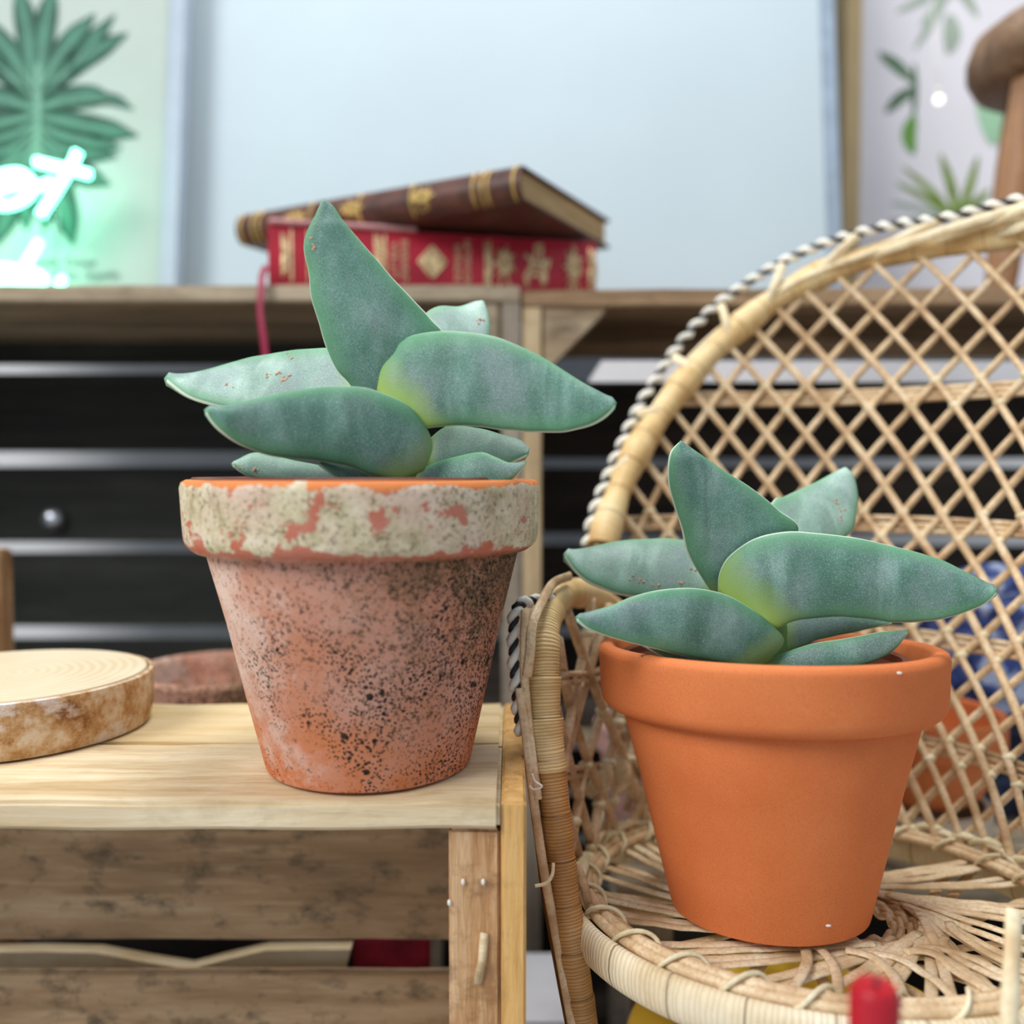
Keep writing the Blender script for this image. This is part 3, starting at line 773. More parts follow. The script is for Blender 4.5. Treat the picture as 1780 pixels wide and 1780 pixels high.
for row in (.5, 5.5, 10.5, 15.5):
    z = ginv(row)
    for dz in (-.0038, 0, .0038):
        seg = [surf(ph, z + dz + .0012 * noise.noise(Vector((ph * .05, dz * 900, row))), .0052) for ph in [LO + k * 2.0 for k in range(int((HI - LO) / 2) + 1)] if z < ztop(ph) - .002]
        if len(seg) > 3:
            b = bmesh.new(); tube(b, seg, .0017, 6, ry=.0021); obj('back_band_cane', b, M_cane, chair)
nk = 0
for gg in (0, 1, 5, 6, 10, 11, 15, 16):
    z = ginv(gg)
    for i in range(-60, 90):
        ph = i * PP + 1.5 + PP / 2 * gg
        # same crossing seen in photo only; skip what the frame can never show
        if not lat_ok(ph, z + .004) or ph < 0: continue
        p = surf(ph, z, -.0005)
        b = bmesh.new(); ball(b, p, .0042, .0042, .0030, 10)
        obj('cane_tie', b, M_tie, chair); nk += 1
# arm roll
arm_px = [(1082, 1062, .607), (1054, 1043, .600), (1009, 1031, .56), (975, 1035, .525), (952, 1065, .497), (945, 1110, .482), (945, 1160, .476), (948, 1250, .470), (957, 1340, .465)]
leg_px = [(957, 1338, .465), (968, 1430, .460), (975, 1498, .457), (982, 1565, .454), (995, 1656, .450), (1013, 1780, .446)]
ap = [P(*a) for a in arm_px]
lp = [P(*a) for a in leg_px]
lp.append(lp[-1] + (lp[-1] - lp[-2]).normalized() * ((lp[-1].z - .012) / -((lp[-1] - lp[-2]).normalized().z)))
wrap_tube('arm_roll', ap, lambda t: .0086 - .0040 * sm(1 - t * 5), M_wrap, chair, .021, 24, .0009, .16, label='golden splint-wrapped armrest')
wrap_tube('arm_post', lp, lambda t: .0077 - .0004 * t, M_wrapd, chair, .022, 24, .0010, .08, label='brown splint-wrapped front post')
_e = full[-1]; _ph = math.degrees(math.atan2(_e.y - CY, _e.x - CX)) 
rarm = [_e] + [surf(lerp(_ph, LO - 2, t), lerp(_e.z, arm_z - .012, t ** .6), .002) for t in (.3, .6, .85)] + [surf(LO - 3, arm_z - .05, .002), surf(LO - 3, ZS + .02, .003)]
wrap_tube('arm_roll', rarm, .0075, M_wrap, chair, .012)
wrap_tube('arm_post', [surf(LO - 3, ZS + .02, .003), Vector((CX + .140 * math.cos(R(LO - 3)), CY + .140 * math.sin(R(LO - 3)), .14)), Vector((CX + .135 * math.cos(R(LO - 3)), CY + .135 * math.sin(R(LO - 3)), .012))], .0075, M_wrapd, chair, .012)
bpx = [(962, 1040, .50), (932, 1044, .485), (905, 1050, .475), (894, 1072, .472), (893, 1138, .468), (896, 1183, .466), (900, 1232, .466), (906, 1275, .466)]
bq = [P(*a) for a in bpx]
braid('braided_cord', bq, chair, .0021, .0115, .0018)
def splint(name, px, w=.0022, h=.0011, mat=M_cane, par=None):
    b = bmesh.new(); tube(b, cr([P(*a) for a in px], 40), w, 8, ry=h, up=Vector((0, 1, 0))); return obj(name, b, mat, par or chair)
splint('loose_splint', [(992, 1001, .520), (962, 1014, .500), (943, 1045, .480), (926, 1085, .466), (921, 1140, .462), (916, 1176, .462)], .0026)
splint('loose_splint', [(913, 1060, .468), (911, 1120, .464), (912, 1180, .463), (920, 1270, .462), (935, 1390, .455)], .0022)
splint('loose_splint', [(903, 1196, .462), (914, 1273, .461), (927, 1385, .456), (945, 1511, .450), (972, 1656, .446), (996, 1790, .44)], .0024)
splint('loose_splint', [(918, 1300, .464), (932, 1420, .460), (950, 1560, .455), (975, 1700, .452), (1000, 1830, .45)], .0024, .0014, M_wrapd)
splint('loose_splint', [(1000, 1500, .462), (1012, 1530, .462), (1024, 1575, .468)], .0024, .001)
splint('tie_end', [(962, 1500, .447), (960, 1520, .445), (950, 1535, .444), (930, 1540, .444)], .0009, .0009, M_tie)
splint('tie_end', [(925, 1345, .449), (930, 1358, .449), (942, 1367, .449), (928, 1372, .449), (920, 1366, .449)], .0006, .0006, M_white)
side = [[(1060, 1052, .578), (1045, 1100, .566), (1020, 1180, .548), (978, 1335, .505)], [(1028, 1040, .560), (1022, 1100, .552), (1003, 1190, .530), (985, 1290, .505), (980, 1340, .49)],
        [(1075, 1075, .585), (1062, 1180, .570), (1047, 1235, .560), (1018, 1330, .540), (1000, 1430, .515), (990, 1480, .50)],
        [(1090, 1160, .590), (1076, 1255, .578), (1058, 1325, .566), (1040, 1400, .552), (1022, 1560, .522)], [(1120, 1230, .592), (1095, 1315, .584), (1065, 1385, .570), (1048, 1480, .560)],
        [(1130, 1330, .592), (1110, 1400, .586), (1078, 1470, .575)],
        [(985, 1060, .52), (1010, 1130, .535), (1045, 1225, .552), (1090, 1330, .576), (1128, 1440, .59)], [(970, 1110, .49), (985, 1200, .512), (1010, 1290, .532), (1050, 1390, .556), (1080, 1470, .575)],
        [(966, 1230, .485), (990, 1330, .508), (1015, 1420, .528), (1040, 1500, .545)], [(972, 1370, .48), (992, 1440, .50), (1015, 1520, .518), (1024, 1560, .522)],
        [(1020, 1040, .552), (1060, 1120, .572), (1090, 1200, .585), (1125, 1300, .60)]]
for k_, px_ in enumerate(side):
    b = bmesh.new(); tube(b, cr([P(u_, v_, y_ + (.0024 if k_ > 5 else -.0018)) for u_, v_, y_ in px_], 40), .0029, 8); obj('side_cane', b, M_cane, chair)
for (u_, v_, y_) in ((1022, 1100, .551), (1003, 1190, .531), (1047, 1235, .558), (1076, 1255, .577), (1018, 1330, .540), (1060, 1325, .565), (1095, 1318, .583), (1042, 1398, .552), (1066, 1390, .569), (998, 1428, .514)):
    b = bmesh.new(); ball(b, P(u_, v_, y_ - .001), .0046, .0046, .0030, 10); obj('cane_tie', b, M_tie, chair)
for k_, (u_, v_, y_) in enumerate(((1035, 1362, .556), (1046, 1350, .560), (1072, 1335, .575), (1078, 1350, .575), (1058, 1195, .566))):
    p_ = P(u_, v_, y_); b = bmesh.new(); tube(b, cr([p_ + Vector((-.003, 0, -.008)), p_ + Vector((.001, -.003, 0)), p_ + Vector((.002, 0, .008))], 10), lambda t: .0062 * (1 - .3 * abs(2 * t - 1)), 8, ry=.0024, up=Vector((0, 1, 0))); obj('rush_wrap', b, M_wrapw if k_ % 2 else M_tie, chair)
for row_ in ((1180, 1150), (1345, 1330)):
    for dv_ in (-7, 7):
        b = bmesh.new(); tube(b, cr([P(975, row_[0] + dv_, .497), P(1040, row_[0] + dv_ - 8, .560), P(1110, row_[1] + dv_ - 14, .604)], 30), .0018, 6); obj('back_band_cane', b, M_cane, chair)
# seat: rim, lashing, splints
def ringp(r, n=180, dz=0.0, a0=0):
    out = []
    for i in range(n):
        a = 2 * PI * i / n + a0; x, y = CX + r * math.cos(a), CY + r * math.sin(a)
        out.append(Vector((x, y, seatz(x, y) + dz)))
    return out
def closed_wrap(name, pts, rw, rh, mat, turns, up, label=None, n=14):
    b = bmesh.new(); N = len(pts)
    tube(b, pts, rw, n, ry=rh, up=up, closed=True)
    at = [(i // n) / N * turns for i in range(N * n)]
    return obj(name, b, mat, chair, True, attrs={'wrap': at}, label=label)
def band_pts():
    out = []
    for p in ringp(.1335, 360, -.0088):
        d = (p - Vector((CX, CY, p.z))).normalized(); out.append(p)
    return out
M_wrapr = wrap_mat('seat_wrap', (0.58, 0.42, 0.22), (0.82, 0.70, 0.48), (0.92, 0.86, 0.68), .22)
closed_wrap('seat_rim', band_pts(), .0050, .0105, M_wrapr, 24, Vector((0, 0, 1)), 'wide pale splint-wrapped seat rim')
for k in range(3):
    b = bmesh.new(); tube(b, ringp(.1235 + .0036 * (k - 1), 160, .0012 + (.002 if k == 1 else 0)), .0027, 8, closed=True); obj('seat_rim_cane', b, M_cane, chair)
b = bmesh.new(); pts = []
NL = 26; n = NL * 24
for i in range(n):
    a = 2 * PI * i / n; s = 2 * PI * i / 24
    r = .1235 + .0072 * math.cos(s); x, y = CX + r * math.cos(a), CY + r * math.sin(a)
    pts.append(Vector((x, y, seatz(x, y) + .0020 + .0052 * math.sin(s))))
tube(b, pts, .0012, 6, closed=True); obj('lashing', b, M_tie, chair, label='pale lashing around the inner seat rim')
SX, SY = .172, .468
def seat_splint(th, sweep, lay, w, r0=.038, jit=0.0, mat=M_splint):
    pts = []
    # find the rim end
    a1 = th + sweep
    ex, ey = CX + .1225 * math.cos(a1), CY + .1225 * math.sin(a1)
    sx, sy = SX + r0 * math.cos(th), SY + r0 * math.sin(th)
    dx, dy = math.sin(th) * math.copysign(1, -sweep), -math.cos(th) * math.copysign(1, -sweep)
    L = math.hypot(ex - sx, ey - sy)
    for k in range(22):
        t = k / 21
        # quadratic bezier leaving the hub on a tangent
        mx, my = sx + dx * L * .42, sy + dy * L * .42
        x = (1 - t) ** 2 * sx + 2 * t * (1 - t) * mx + t * t * ex
        y = (1 - t) ** 2 * sy + 2 * t * (1 - t) * my + t * t * ey
        z = seatz(x, y) - .0022 + lay - .0022 * abs(t - .3) + .0008 * noise.noise(Vector((x * 90, y * 90, th * 5)))
        pts.append(Vector((x, y, z)))
    b = bmesh.new(); tube(b, pts, w, 8, ry=.0010, up=Vector((0, 0, 1))); obj('seat_splint', b, mat, chair)
n = 25
for i in range(n):
    th = 2 * PI * (i + random.uniform(-.2, .2)) / n
    sw = -1.22 + random.uniform(-.14, .14)
    seat_splint(th, sw, random.uniform(0, .0024), .0029)
    seat_splint(th + .078, sw + .01, random.uniform(0, .0024), .0026)
for i in range(20):
    th = 2 * PI * (i + random.uniform(-.3, .3)) / 20
    seat_splint(th, .95 + random.uniform(-.25, .15), -.0042, .0030, .040, mat=M_cane)
for th, sw, w_ in ((-1.35, .10, .0030), (-1.22, .16, .0027), (-.86, -.35, .0028), (-.74, -.33, .0024), (-1.9, .30, .0028), (-1.75, .36, .0026), (-.35, -.6, .0026), (-2.5, .5, .0026), (-2.35, .52, .0024)):
    seat_splint(th, sw, .0032, w_, .050)
for i, rr in enumerate((.024, .028, .032, .036, .040)):
    q = []
    for k in range(90):
        a = 2 * PI * k / 90; x, y = SX + rr * math.cos(a), SY + rr * math.sin(a)
        q.append(Vector((x, y, seatz(x, y) - .0062 + .0014 * math.sin(k * .9 + i * PI))))
    b = bmesh.new(); tube(b, q, .0018, 6, closed=True); obj('seat_hub_cane', b, M_cane, chair)
# frayed splint ends  where the back meets the seat
for k in range(46):
    ph = -60 + k * 5.2 + random.uniform(-1.5, 1.5)
    if ph > 176: break
    p = surf(ph, ZL + .003, -.001); L = random.uniform(.007, .013)
    a = R(ph + 90); d = Vector((math.cos(a), math.sin(a), random.uniform(-.25, .35)))
    p.z = seatz(p.x, p.y) + random.uniform(.003, .010)
    b = bmesh.new(); tube(b, cr([p - d * L, p + Vector((0, 0, random.uniform(.001, .004))), p + d * L], 8), lambda t: .0042 * (1 - .35 * abs(2 * t - 1)), 7, ry=.0022, up=Vector((0, 0, 1)))
    obj('rush_wrap', b, random.choice((M_tie, M_wrapw, M_splint)), chair)
# base
for ph in (PH0 - 38, PH0 + 38):
    q = [Vector((CX + r_ * math.cos(R(ph)), CY + r_ * math.sin(R(ph)), z_)) for r_, z_ in ((.132, ZS - .02), (.12, .16), (.13, .012))]
    wrap_tube('rear_post', q, .007, M_wrapd, chair, .012, 12, .003)
b = bmesh.new(); tube(b, [Vector((CX + .135 * math.cos(2 * PI * i / 90), CY + .135 * math.sin(2 * PI * i / 90), .008)) for i in range(90)], .008, 10, closed=True)
obj('base_ring', b, M_cane, chair)
# stray upright strand at the right of the seat
splint('loose_splint', [(1763, 1585, .345), (1760, 1650, .335), (1757, 1720, .325), (1752, 1850, .315)], .0038, .0022, M_wrapw)

# ------------------------------------------------------------------ birch slice on the pine crate
M_birch = NT('birch_bark')
co = M_birch.co(); nb = M_birch.noise(co, 55, 6, .7); n2 = M_birch.noise(M_birch.co((1, 1, 1.5), loc=(4.7, 2, 2)), 26, 5, .65)
cb = M_birch.ramp(nb, [(.36, (.26, .11, .035)), (.47, (.52, .30, .13)), (.60, (.72, .58, .42))])
cb = M_birch.mix(M_birch.ramp(n2, [(.51, 0.0), (.58, .9)]), cb, (.74, .65, .60))
M_birch.bump(nb, .7, .002); M_birch = M_birch.out(cb, .8)
def slice_top():
    m = NT('slice_top'); s = m.n('ShaderNodeTexWave', wave_type='RINGS', rings_direction='Z')
    m.l(m.co((1, 1, 0)), s.inputs['Vector']); s.inputs['Scale'].default_value = 55; s.inputs['Distortion'].default_value = 1.5
    n_ = m.noise(m.co(), 25, 4)
    c = m.ramp(s.outputs['Fac'], [(0, (.62, .50, .32)), (1, (.70, .59, .41))])
    c = m.mix(m.ramp(n_, [(.4, 0.0), (.7, .5)]), c, (.74, .66, .50))
    return m.out(c, .7)
M_slt = slice_top()
sc = Vector((-.2835, .508, ZT + .0006))
t = thing('wood_slice', 'round bark-edged wood slice lying left of the speckled pot', 'wood slice', sc)
def blob_ring(a, r): return r * (1 + .025 * math.sin(2 * a + 1) + .02 * noise.noise(Vector((math.cos(a) * 2, math.sin(a) * 2, 5))))
def slice_mesh(prof, n=120):
    b = bmesh.new(); rings = []
    for (r, z) in prof:
        rings.append([b.verts.new(sc + Vector((blob_ring(2 * PI * k / n, r) * math.cos(2 * PI * k / n), blob_ring(2 * PI * k / n, r) * math.sin(2 * PI * k / n), z + (noise.noise(Vector((k * .1, z * 30, 2))) * .0008 if 0.002 < z < .026 else 0)))) for k in range(n)])
    for A, B in zip(rings, rings[1:]):
        for k in range(n): b.faces.new((A[k], A[(k + 1) % n], B[(k + 1) % n], B[k]))
    b.faces.new(rings[0][::-1]); b.faces.new(rings[-1]); return b
HS = .030
obj('bark', slice_mesh([(.066, 0), (.074, .0006), (.0755, .006), (.0765, .016), (.0765, HS - .004), (.0762, HS - .001), (.0742, HS - .0004), (.0738, HS - .003), (.0735, HS - .006), (.06, HS - .0065)]), M_birch, t, 50)
obj('cut_face', slice_mesh([(.05, HS - .0058), (.0728, HS - .0058), (.0732, HS - .001), (.0725, HS), (.001, HS + .0002)]), M_slt, t, 50)

# ------------------------------------------------------------------ old pot behind the crate
M_old2 = old_terracotta(.118, 'weathered_terracotta_dull')
pot('terracotta_pot', 'old empty terracotta pot low behind the pine crate, between slice and speckled pot', 'pot', (Xp(385, 1162, .675), .676, ZC - .262), .066, .040, .118, .030, .056, M_old2)

# pots behind the chair
M_pink = plain('pink_clay', (.42, .24, .22), .8, var=.35, scale=45, bump=.3)
pp = P(1112, 1300, .72)
pot('clay_pot', 'dull pinkish clay pot seen through the lattice left of the orange pot', 'pot', (pp.x + .006, .715, ZB), .043, .030, .098, .026, .037, M_pink)
BWY = .698; bx = Xp(1596, 1240, BWY)
b = bmesh.new(); lathe(b, [(.01, 0), (.044, 0), (.047, .003), (.050, .036), (.0505, .040), (.049, .041), (.044, .041), (.042, .006), (.01, .005)], 72, (bx + .004, BWY, ZB))
tag(obj('cream_dish', b, plain('cream_glaze', (.62, .52, .40), .5, var=.08), None, 40), 'cream dish under the terracotta bowl behind the lattice', 'dish')
b = bmesh.new(); zb = ZB + .0412
lathe(b, [(.01, .002), (.030, 0), (.034, .001), (.045, .012), (.0515, .028), (.0545, .040), (.0545, .0415), (.059, .0425), (.0600, .045), (.0600, .066), (.0590, .069), (.056, .070), (.053, .068), (.052, .045), (.045, .02), (.03, .008), (.01, .007)], 96, (bx + .002, BWY, zb))
tag(obj('terracotta_bowl', b, M_terra, None, 45), 'terracotta bowl with banded rim seen through the lattice, right of the orange pot', 'bowl')

# blue cloths
def denim(name, dark, mid, light, sc=22):
    m = NT(name); a = m.noise(m.co(), sc, 4, .6, 1.2); f = m.noise(m.co(), 500, 2)
    c = m.ramp(a, [(.36, dark), (.45, mid), (.51, mid), (.57, light)])
    c = m.mix(m.ramp(f, [(.4, .3), (.6, 0.0)]), c, dark); m.bump(f, .4, .0008)
    return m.out(c, .9)
def bundle(name, c, rx, ry, rz, mat, seed, label, amp=.018):
    b = bmesh.new(); bmesh.ops.create_icosphere(b, subdivisions=5, radius=1)
    for v in b.verts:
        p = v.co.copy()
        q = Vector((math.copysign(abs(p.x) ** .6, p.x), math.copysign(abs(p.y) ** .7, p.y), math.copysign(abs(p.z) ** .6, p.z)))
        fold = math.sin(p.z * 9 + 2.2 * noise.noise(p * 1.3 + Vector((seed, 0, 0))) * 3) * .004
        d = p.normalized() * (amp * noise.noise(p * 1.9 + Vector((seed, 3, 1))) + fold)
        v.co = Vector((q.x * rx, q.y * ry, q.z * rz)) + d
    mz = min(v.co.z for v in b.verts)
    for v in b.verts:
        v.co.z = max(v.co.z, mz + .006) - mz - .006
        v.co += Vector(c)
    return tag(obj(name, b, mat), label, 'cloth')
M_blue = denim('blue_denim', (.012, .022, .09), (.06, .10, .32), (.50, .58, .80), 30)
M_navy = denim('navy_denim', (.006, .009, .020), (.012, .020, .05), (.05, .07, .13))
navy_top = ZB + .085
bundle('folded_cloth', (.455, .7755, ZB + .0002), .105, .018, .044, M_navy, 2.0, 'dark navy folded cloth at the bottom of the cloth pile behind the lattice', .004)
bundle('crumpled_cloth', (.445, .7745, ZB + .0885), .105, .018, .062, M_blue, 5.0, 'crumpled blue and white cloth on top of the navy one behind the lattice', .006)

# items on the floor
b = bmesh.new(); lathe(b, [(.01, 0), (.098, 0), (.10, .003), (.10, .165), (.102, .167), (.102, .180), (.100, .183), (.01, .183)], 96, (CX, CY + .004, .0005))
tag(obj('yellow_tin', b, plain('yellow_paint', (.86, .56, .05), .4, var=.06), None, 40), 'yellow round tin under the seat of the wicker chair', 'tin')
b = bmesh.new(); box(b, Xp(880, 1765, .68), Xp(1010, 1765, .68), .64, .74, .0005, Zp(1752, .66), .003)
ob = tag(obj('white_carton', b, plain('white_card', (.78, .80, .88), .6, var=.04), None, 40), 'plain white carton on the floor between crate and chair', 'box')
# red candle stub in the foreground
c0 = P(1521, 1712, .275)
t = thing('red_candle', 'blurred dark red candle in the foreground below the orange pot', 'candle', (c0.x, c0.y, 0))
b = bmesh.new(); lathe(b, [(.001, 0), (.0078, 0), (.0080, .002), (.0080, .10), (.0078, .16), (.0075, c0.z - .0025), (.006, c0.z), (.001, c0.z - .0006)], 40, (c0.x, c0.y, 0.0))
obj('wax', b, plain('red_wax', (.42, .008, .02), .35, var=.1), t, 50)
b = bmesh.new(); tube(b, [Vector((c0.x, c0.y, c0.z - .003)), Vector((c0.x + .0004, c0.y, c0.z + .002))], .0006, 6); obj('wick', b, M_black, t)

# ------------------------------------------------------------------ books
M_gold = plain('gold_leaf', (.78, .60, .34), .4, .35, var=.35, scale=300)
M_golddull = plain('gold_leaf_dull', (.52, .36, .12), .4, .4, var=.4, scale=300)
M_page = NT('page_edges')
_w = M_page.noise(M_page.co((8, 8, 700)), 1.0, 3, .7); M_page = M_page.out(M_page.ramp(_w, [(.3, (.26, .16, .06)), (.6, (.55, .39, .19))]), .7)
M_red = plain('red_leather', (.44, .018, .040), .42, var=.22, scale=35)
M_bleather = plain('brown_leather', (.085, .030, .020), .45, var=.5, scale=50, bump=.2)
def book(label, corner, ang, L, Wd, T, mat, rounded, hub, ztop_off=0, M_g=M_gold):
    """corner = near spine end at lower level; local x along the spine, local y away from it, z up"""
    t = thing('book', label, 'book', corner, 'old books lying on the slatted crate')
    M = Matrix.Translation(corner) @ Matrix.Rotation(ang, 4, 'Z')
    cv = .0028
    b = bmesh.new(); box(b, 0, L, .004, Wd, 0, cv, .0008, M); obj('back_cover', b, mat, t, 40)
    b = bmesh.new(); box(b, 0, L, .004, Wd, T - cv, T, .0008, M); obj('front_cover', b, mat, t, 40)
    b = bmesh.new(); box(b, .003, L - .003, .006, Wd - .004, cv, T - cv, .0004, M); obj('page_block', b, M_page, t, 40)
    b = bmesh.new(); n = 22; outer = []; inner = []
    for k in range(n + 1):
        a = k / n; z = T * a; y = .006 - rounded * math.sin(PI * a) ** .6
        outer.append((y, z)); inner.append((y + .0022, z))
    for pts, x in ((outer, 0), (outer, L)): pass
    prof = outer + inner[::-1]
    nx = 40; rings = []
    for i in range(nx + 1):
        x = L * i / nx
        rings.append([b.verts.new(M @ Vector((x, y, min(T - .0002, max(.0002, z))))) for y, z in prof])
    m = len(prof)
    for A, B in zip(rings, rings[1:]):
        for k in range(m): b.faces.new((A[k], A[(k + 1) % m], B[(k + 1) % m], B[k]))
    b.faces.new(rings[0][::-1]); b.faces.new(rings[-1])
    obj('spine', b, mat, t, 50)
    def on_spine(x, a, lift=.0004):
        y = .006 - rounded * math.sin(PI * a) ** .6 - lift
        return M @ Vector((x, y, T * a))
    for hx, hw in hub:
        b = bmesh.new(); tube(b, [on_spine(hx, k / 16, .0002) for k in range(1, 16)], hw, 6, ry=.0010, up=lambda i: Vector((0, -1, 0.01))); obj('raised_band', b, M_g, t, label='gilt band across the spine')
    return t, M, on_spine
# red book
zr = zt + .0014
c1 = Vector((Xp(464, 470, .800), .800, zr)); c2 = Vector((Xp(1038, 500, .865), .865, zr))
ang = math.atan2(c2.y - c1.y, c2.x - c1.x); Lr = (c2 - c1).length
TR = Zp(366, .800) - Zp(474, .800)
rb, MRb, spn = book('red leather book with gilt ornaments lying flat on the crate, beneath the brown one', c1 + Vector((0, .004, 0)), ang, Lr, .17, TR, M_red, .004, [(.020, .0012), (.034, .0008), (.101, .001), (.196, .001), (Lr - .022, .001)])
def ornament(name, fn, par, cx, ca, w, h, kind, mat, up=0):
    b = bmesh.new()
    def pt(dx, da, l=.0006): return fn(cx + dx, min(.97, max(.03, ca + da)), l)
    def stroke(pts, r=.0009): tube(b, [pt(x, a) for x, a in pts], r, 6, ry=.0005, up=Vector((0, -1, .01)))
    if kind == 'diamond':
        for s in (1, .72, .44, .2):
            q = [(w * s * math.cos(k * PI / 2), h * s * math.sin(k * PI / 2)) for k in range(5)]
            for p, r_ in zip(q, q[1:]): stroke([(lerp(p[0], r_[0], i / 6), lerp(p[1], r_[1], i / 6)) for i in range(7)], .0011)
        for k in range(8):
            a = k * PI / 4; stroke([(0, 0), (w * .8 * math.cos(a), h * .8 * math.sin(a))], .0009)
    elif kind == 'flower':
        for k in range(14):
            a = 2 * PI * k / 14; rr = 1 if k % 2 else .72
            stroke([(w * .15 * math.cos(a), h * .15 * math.sin(a)), (w * rr * .6 * math.cos(a + .2), h * rr * .6 * math.sin(a + .2)), (w * rr * math.cos(a), h * rr * math.sin(a))], .0011)
        for s in (.35, .6): stroke([(w * s * math.cos(k * PI / 8), h * s * math.sin(k * PI / 8)) for k in range(17)], .0007)
        for s in (-1, 1): stroke([(w * .2 * s, -h * .8), (w * .5 * s, -h * 1.15), (0, -h * 1.5)], .0007)
    elif kind == 'fan':
        for k in range(9):
            a = PI * k / 8 - PI / 2
            stroke([(0, 0), (w * math.cos(a), h * math.sin(a))], .0009)
        stroke([(w * .8 * math.cos(PI * k / 12 - PI / 2), h * .8 * math.sin(PI * k / 12 - PI / 2)) for k in range(13)], .0007)
    elif kind == 'mono':      # interlaced device of crossed strokes
        for q in ([(-.9, .55), (-.3, .25), (.3, .15), (1.0, .35)], [(-.6, -.9), (-.8, -.45), (-.5, -.1), (.1, -.05), (.7, -.25), (.65, -.75)], [(0, 1.0), (-.1, .5), (-.5, 0), (-.85, -.5)],
                  [(.45, 1.0), (.35, .4), (.55, -.1), (.5, -.8)], [(-.05, .95), (.5, 1.0)], [(-.55, -.45), (0, -.30), (.55, -.55)], [(.95, .35), (.8, -.1)]):
            pts = cr([Vector((x, a, 0)) for x, a in q], 10); stroke([(p.x * w, p.y * h) for p in pts], .0017)
    obj(name, b, mat, par)
def spine_text(par, M, x, T, words, size, mat, yoff):
    for j, wd in enumerate(words):
        cu = bpy.data.curves.new('txt', 'FONT'); cu.body = wd; cu.size = size; cu.extrude = .0002; cu.align_x = 'CENTER'; cu.align_y = 'CENTER'; cu.resolution_u = 3
        to = bpy.data.objects.new('txt', cu); COL.objects.link(to)
        dg = bpy.context.evaluated_depsgraph_get(); me = bpy.data.meshes.new_from_object(to.evaluated_get(dg))
        COL.objects.unlink(to); bpy.data.objects.remove(to)
        # text plane x->up the spine thickness, facing -y
        rot = Matrix(((0, -1, 0, 0), (0, 0, -1, 0), (1, 0, 0, 0), (0, 0, 0, 1)))
        me.transform(M @ Matrix.Translation((x + j * size * 1.08, yoff, T * .5)) @ rot)
        me.transform(Matrix.Translation(-worg(par)))
        o = bpy.data.objects.new('title_lettering', me); COL.objects.link(o); o.parent = par; me.materials.append(mat); ORG[o.name] = worg(par)
sx = Lr / 578
def bx_(u): return (u - 464) * sx * 1.03 - .001
ornament('gilt_ornament', spn, rb, .012, .5, .006, .36, 'fan', M_gold)
ornament('gilt_ornament', spn, rb, .062, .6, .016, .34, 'flower', M_gold)
ornament('gilt_ornament', spn, rb, bx_(640), .55, .009, .40, 'fan', M_gold)
ornament('gilt_ornament', spn, rb, bx_(736), .50, .0125, .27, 'diamond', M_gold)
ornament('gilt_ornament', spn, rb, bx_(828), .50, .007, .42, 'fan', M_gold)
ornament('gilt_ornament', spn, rb, bx_(862), .55, .0105, .32, 'flower', M_gold)
ornament('gilt_device', spn, rb, bx_(918), .50, .0125, .40, 'mono', M_gold)
ornament('gilt_ornament', spn, rb, bx_(986), .55, .0105, .33, 'flower', M_gold)
ornament('gilt_ornament', spn, rb, bx_(1015), .5, .008, .38, 'fan', M_gold)
spine_text(rb, MRb, bx_(672), TR, ['LITTERA', 'UNIVERSE'], .0085, M_gold, .006 - .004 - .0006)
spine_text(rb, MRb, bx_(780), TR, ['ROMANI', 'NOVARUM'], .0085, M_gold, .006 - .004 - .0006)
# head cap, pale torn dust strip along the top edge, ribbon
b = bmesh.new(); box(b, .0005, (716 - 464) * sx, -.0005, .010, TR + .0001, TR + .004, .0015, MRb, 10, .0006, 3); obj('torn_strip', b, plain('pink_paper', (.72, .40, .42), .5, var=.2), rb, 40, label='pale pink torn paper strip on the top edge')
rq = [P(463, 462, .797), P(455, 480, .794), P(454, 505, .792), P(452, 540, .791), P(457, 580, .790), P(462, 622, .790), P(470, 690, .790)]
b = bmesh.new(); tube(b, cr(rq, 40), .0032, 8, ry=.0006, up=Vector((.25, 1, 0))); obj('ribbon_bookmark', b, plain('crimson_ribbon', (.30, .012, .055), .4), rb, label='crimson ribbon hanging down')
# brown book
zb2 = zr + TR + .0005
dn = (zb2 - ZC) / ((820 - 362) / F)
near = Vector((Xp(905, 362, dn), dn, zb2 + .0045))
farD = (zb2 - ZC) / ((820 - 437) / F)
far = Vector((Xp(412, 437, farD), farD, zb2 + .0045))
dirv = (far - near); angb = math.atan2(dirv.y, dirv.x)
Lb = dirv.length
TB = Zp(291, dn) - Zp(362, dn) - .004
WB = .19
# spine runs from the near corner back to the left; pages go to the right
t2 = thing('book', 'brown leather book with gilt spine bands lying askew on top of the red book', 'book', near, 'old books lying on the slatted crate')
M2 = Matrix.Translation(near) @ Matrix.Rotation(angb, 4, 'Z')       # local x: along the spine away, local y: to the viewer's right side is negative
S = Matrix.Scale(-1, 4, Vector((0, 1, 0)))
def mk(b, nm, mat, sm_=40, lab=None): b.transform(M2 @ S); return obj(nm, b, mat, t2, sm_, label=lab)
cv = .003
b = bmesh.new(); box(b, 0, Lb, .005, WB, 0, cv, .001); mk(b, 'back_cover', M_bleather)
b = bmesh.new(); box(b, 0, Lb, .005, WB, TB - cv, TB, .001); mk(b, 'front_cover', M_bleather)
b = bmesh.new(); box(b, .004, Lb - .004, .007, WB - .005, cv, TB - cv, .0004); mk(b, 'page_block', M_page)
b = bmesh.new(); prof = []
for k in range(23):
    a = k / 22; prof.append((.007 - .009 * math.sin(PI * a) ** .6, min(TB - .0002, max(.0002, TB * a))))
prof += [(y + .0025, z) for y, z in prof[::-1]]
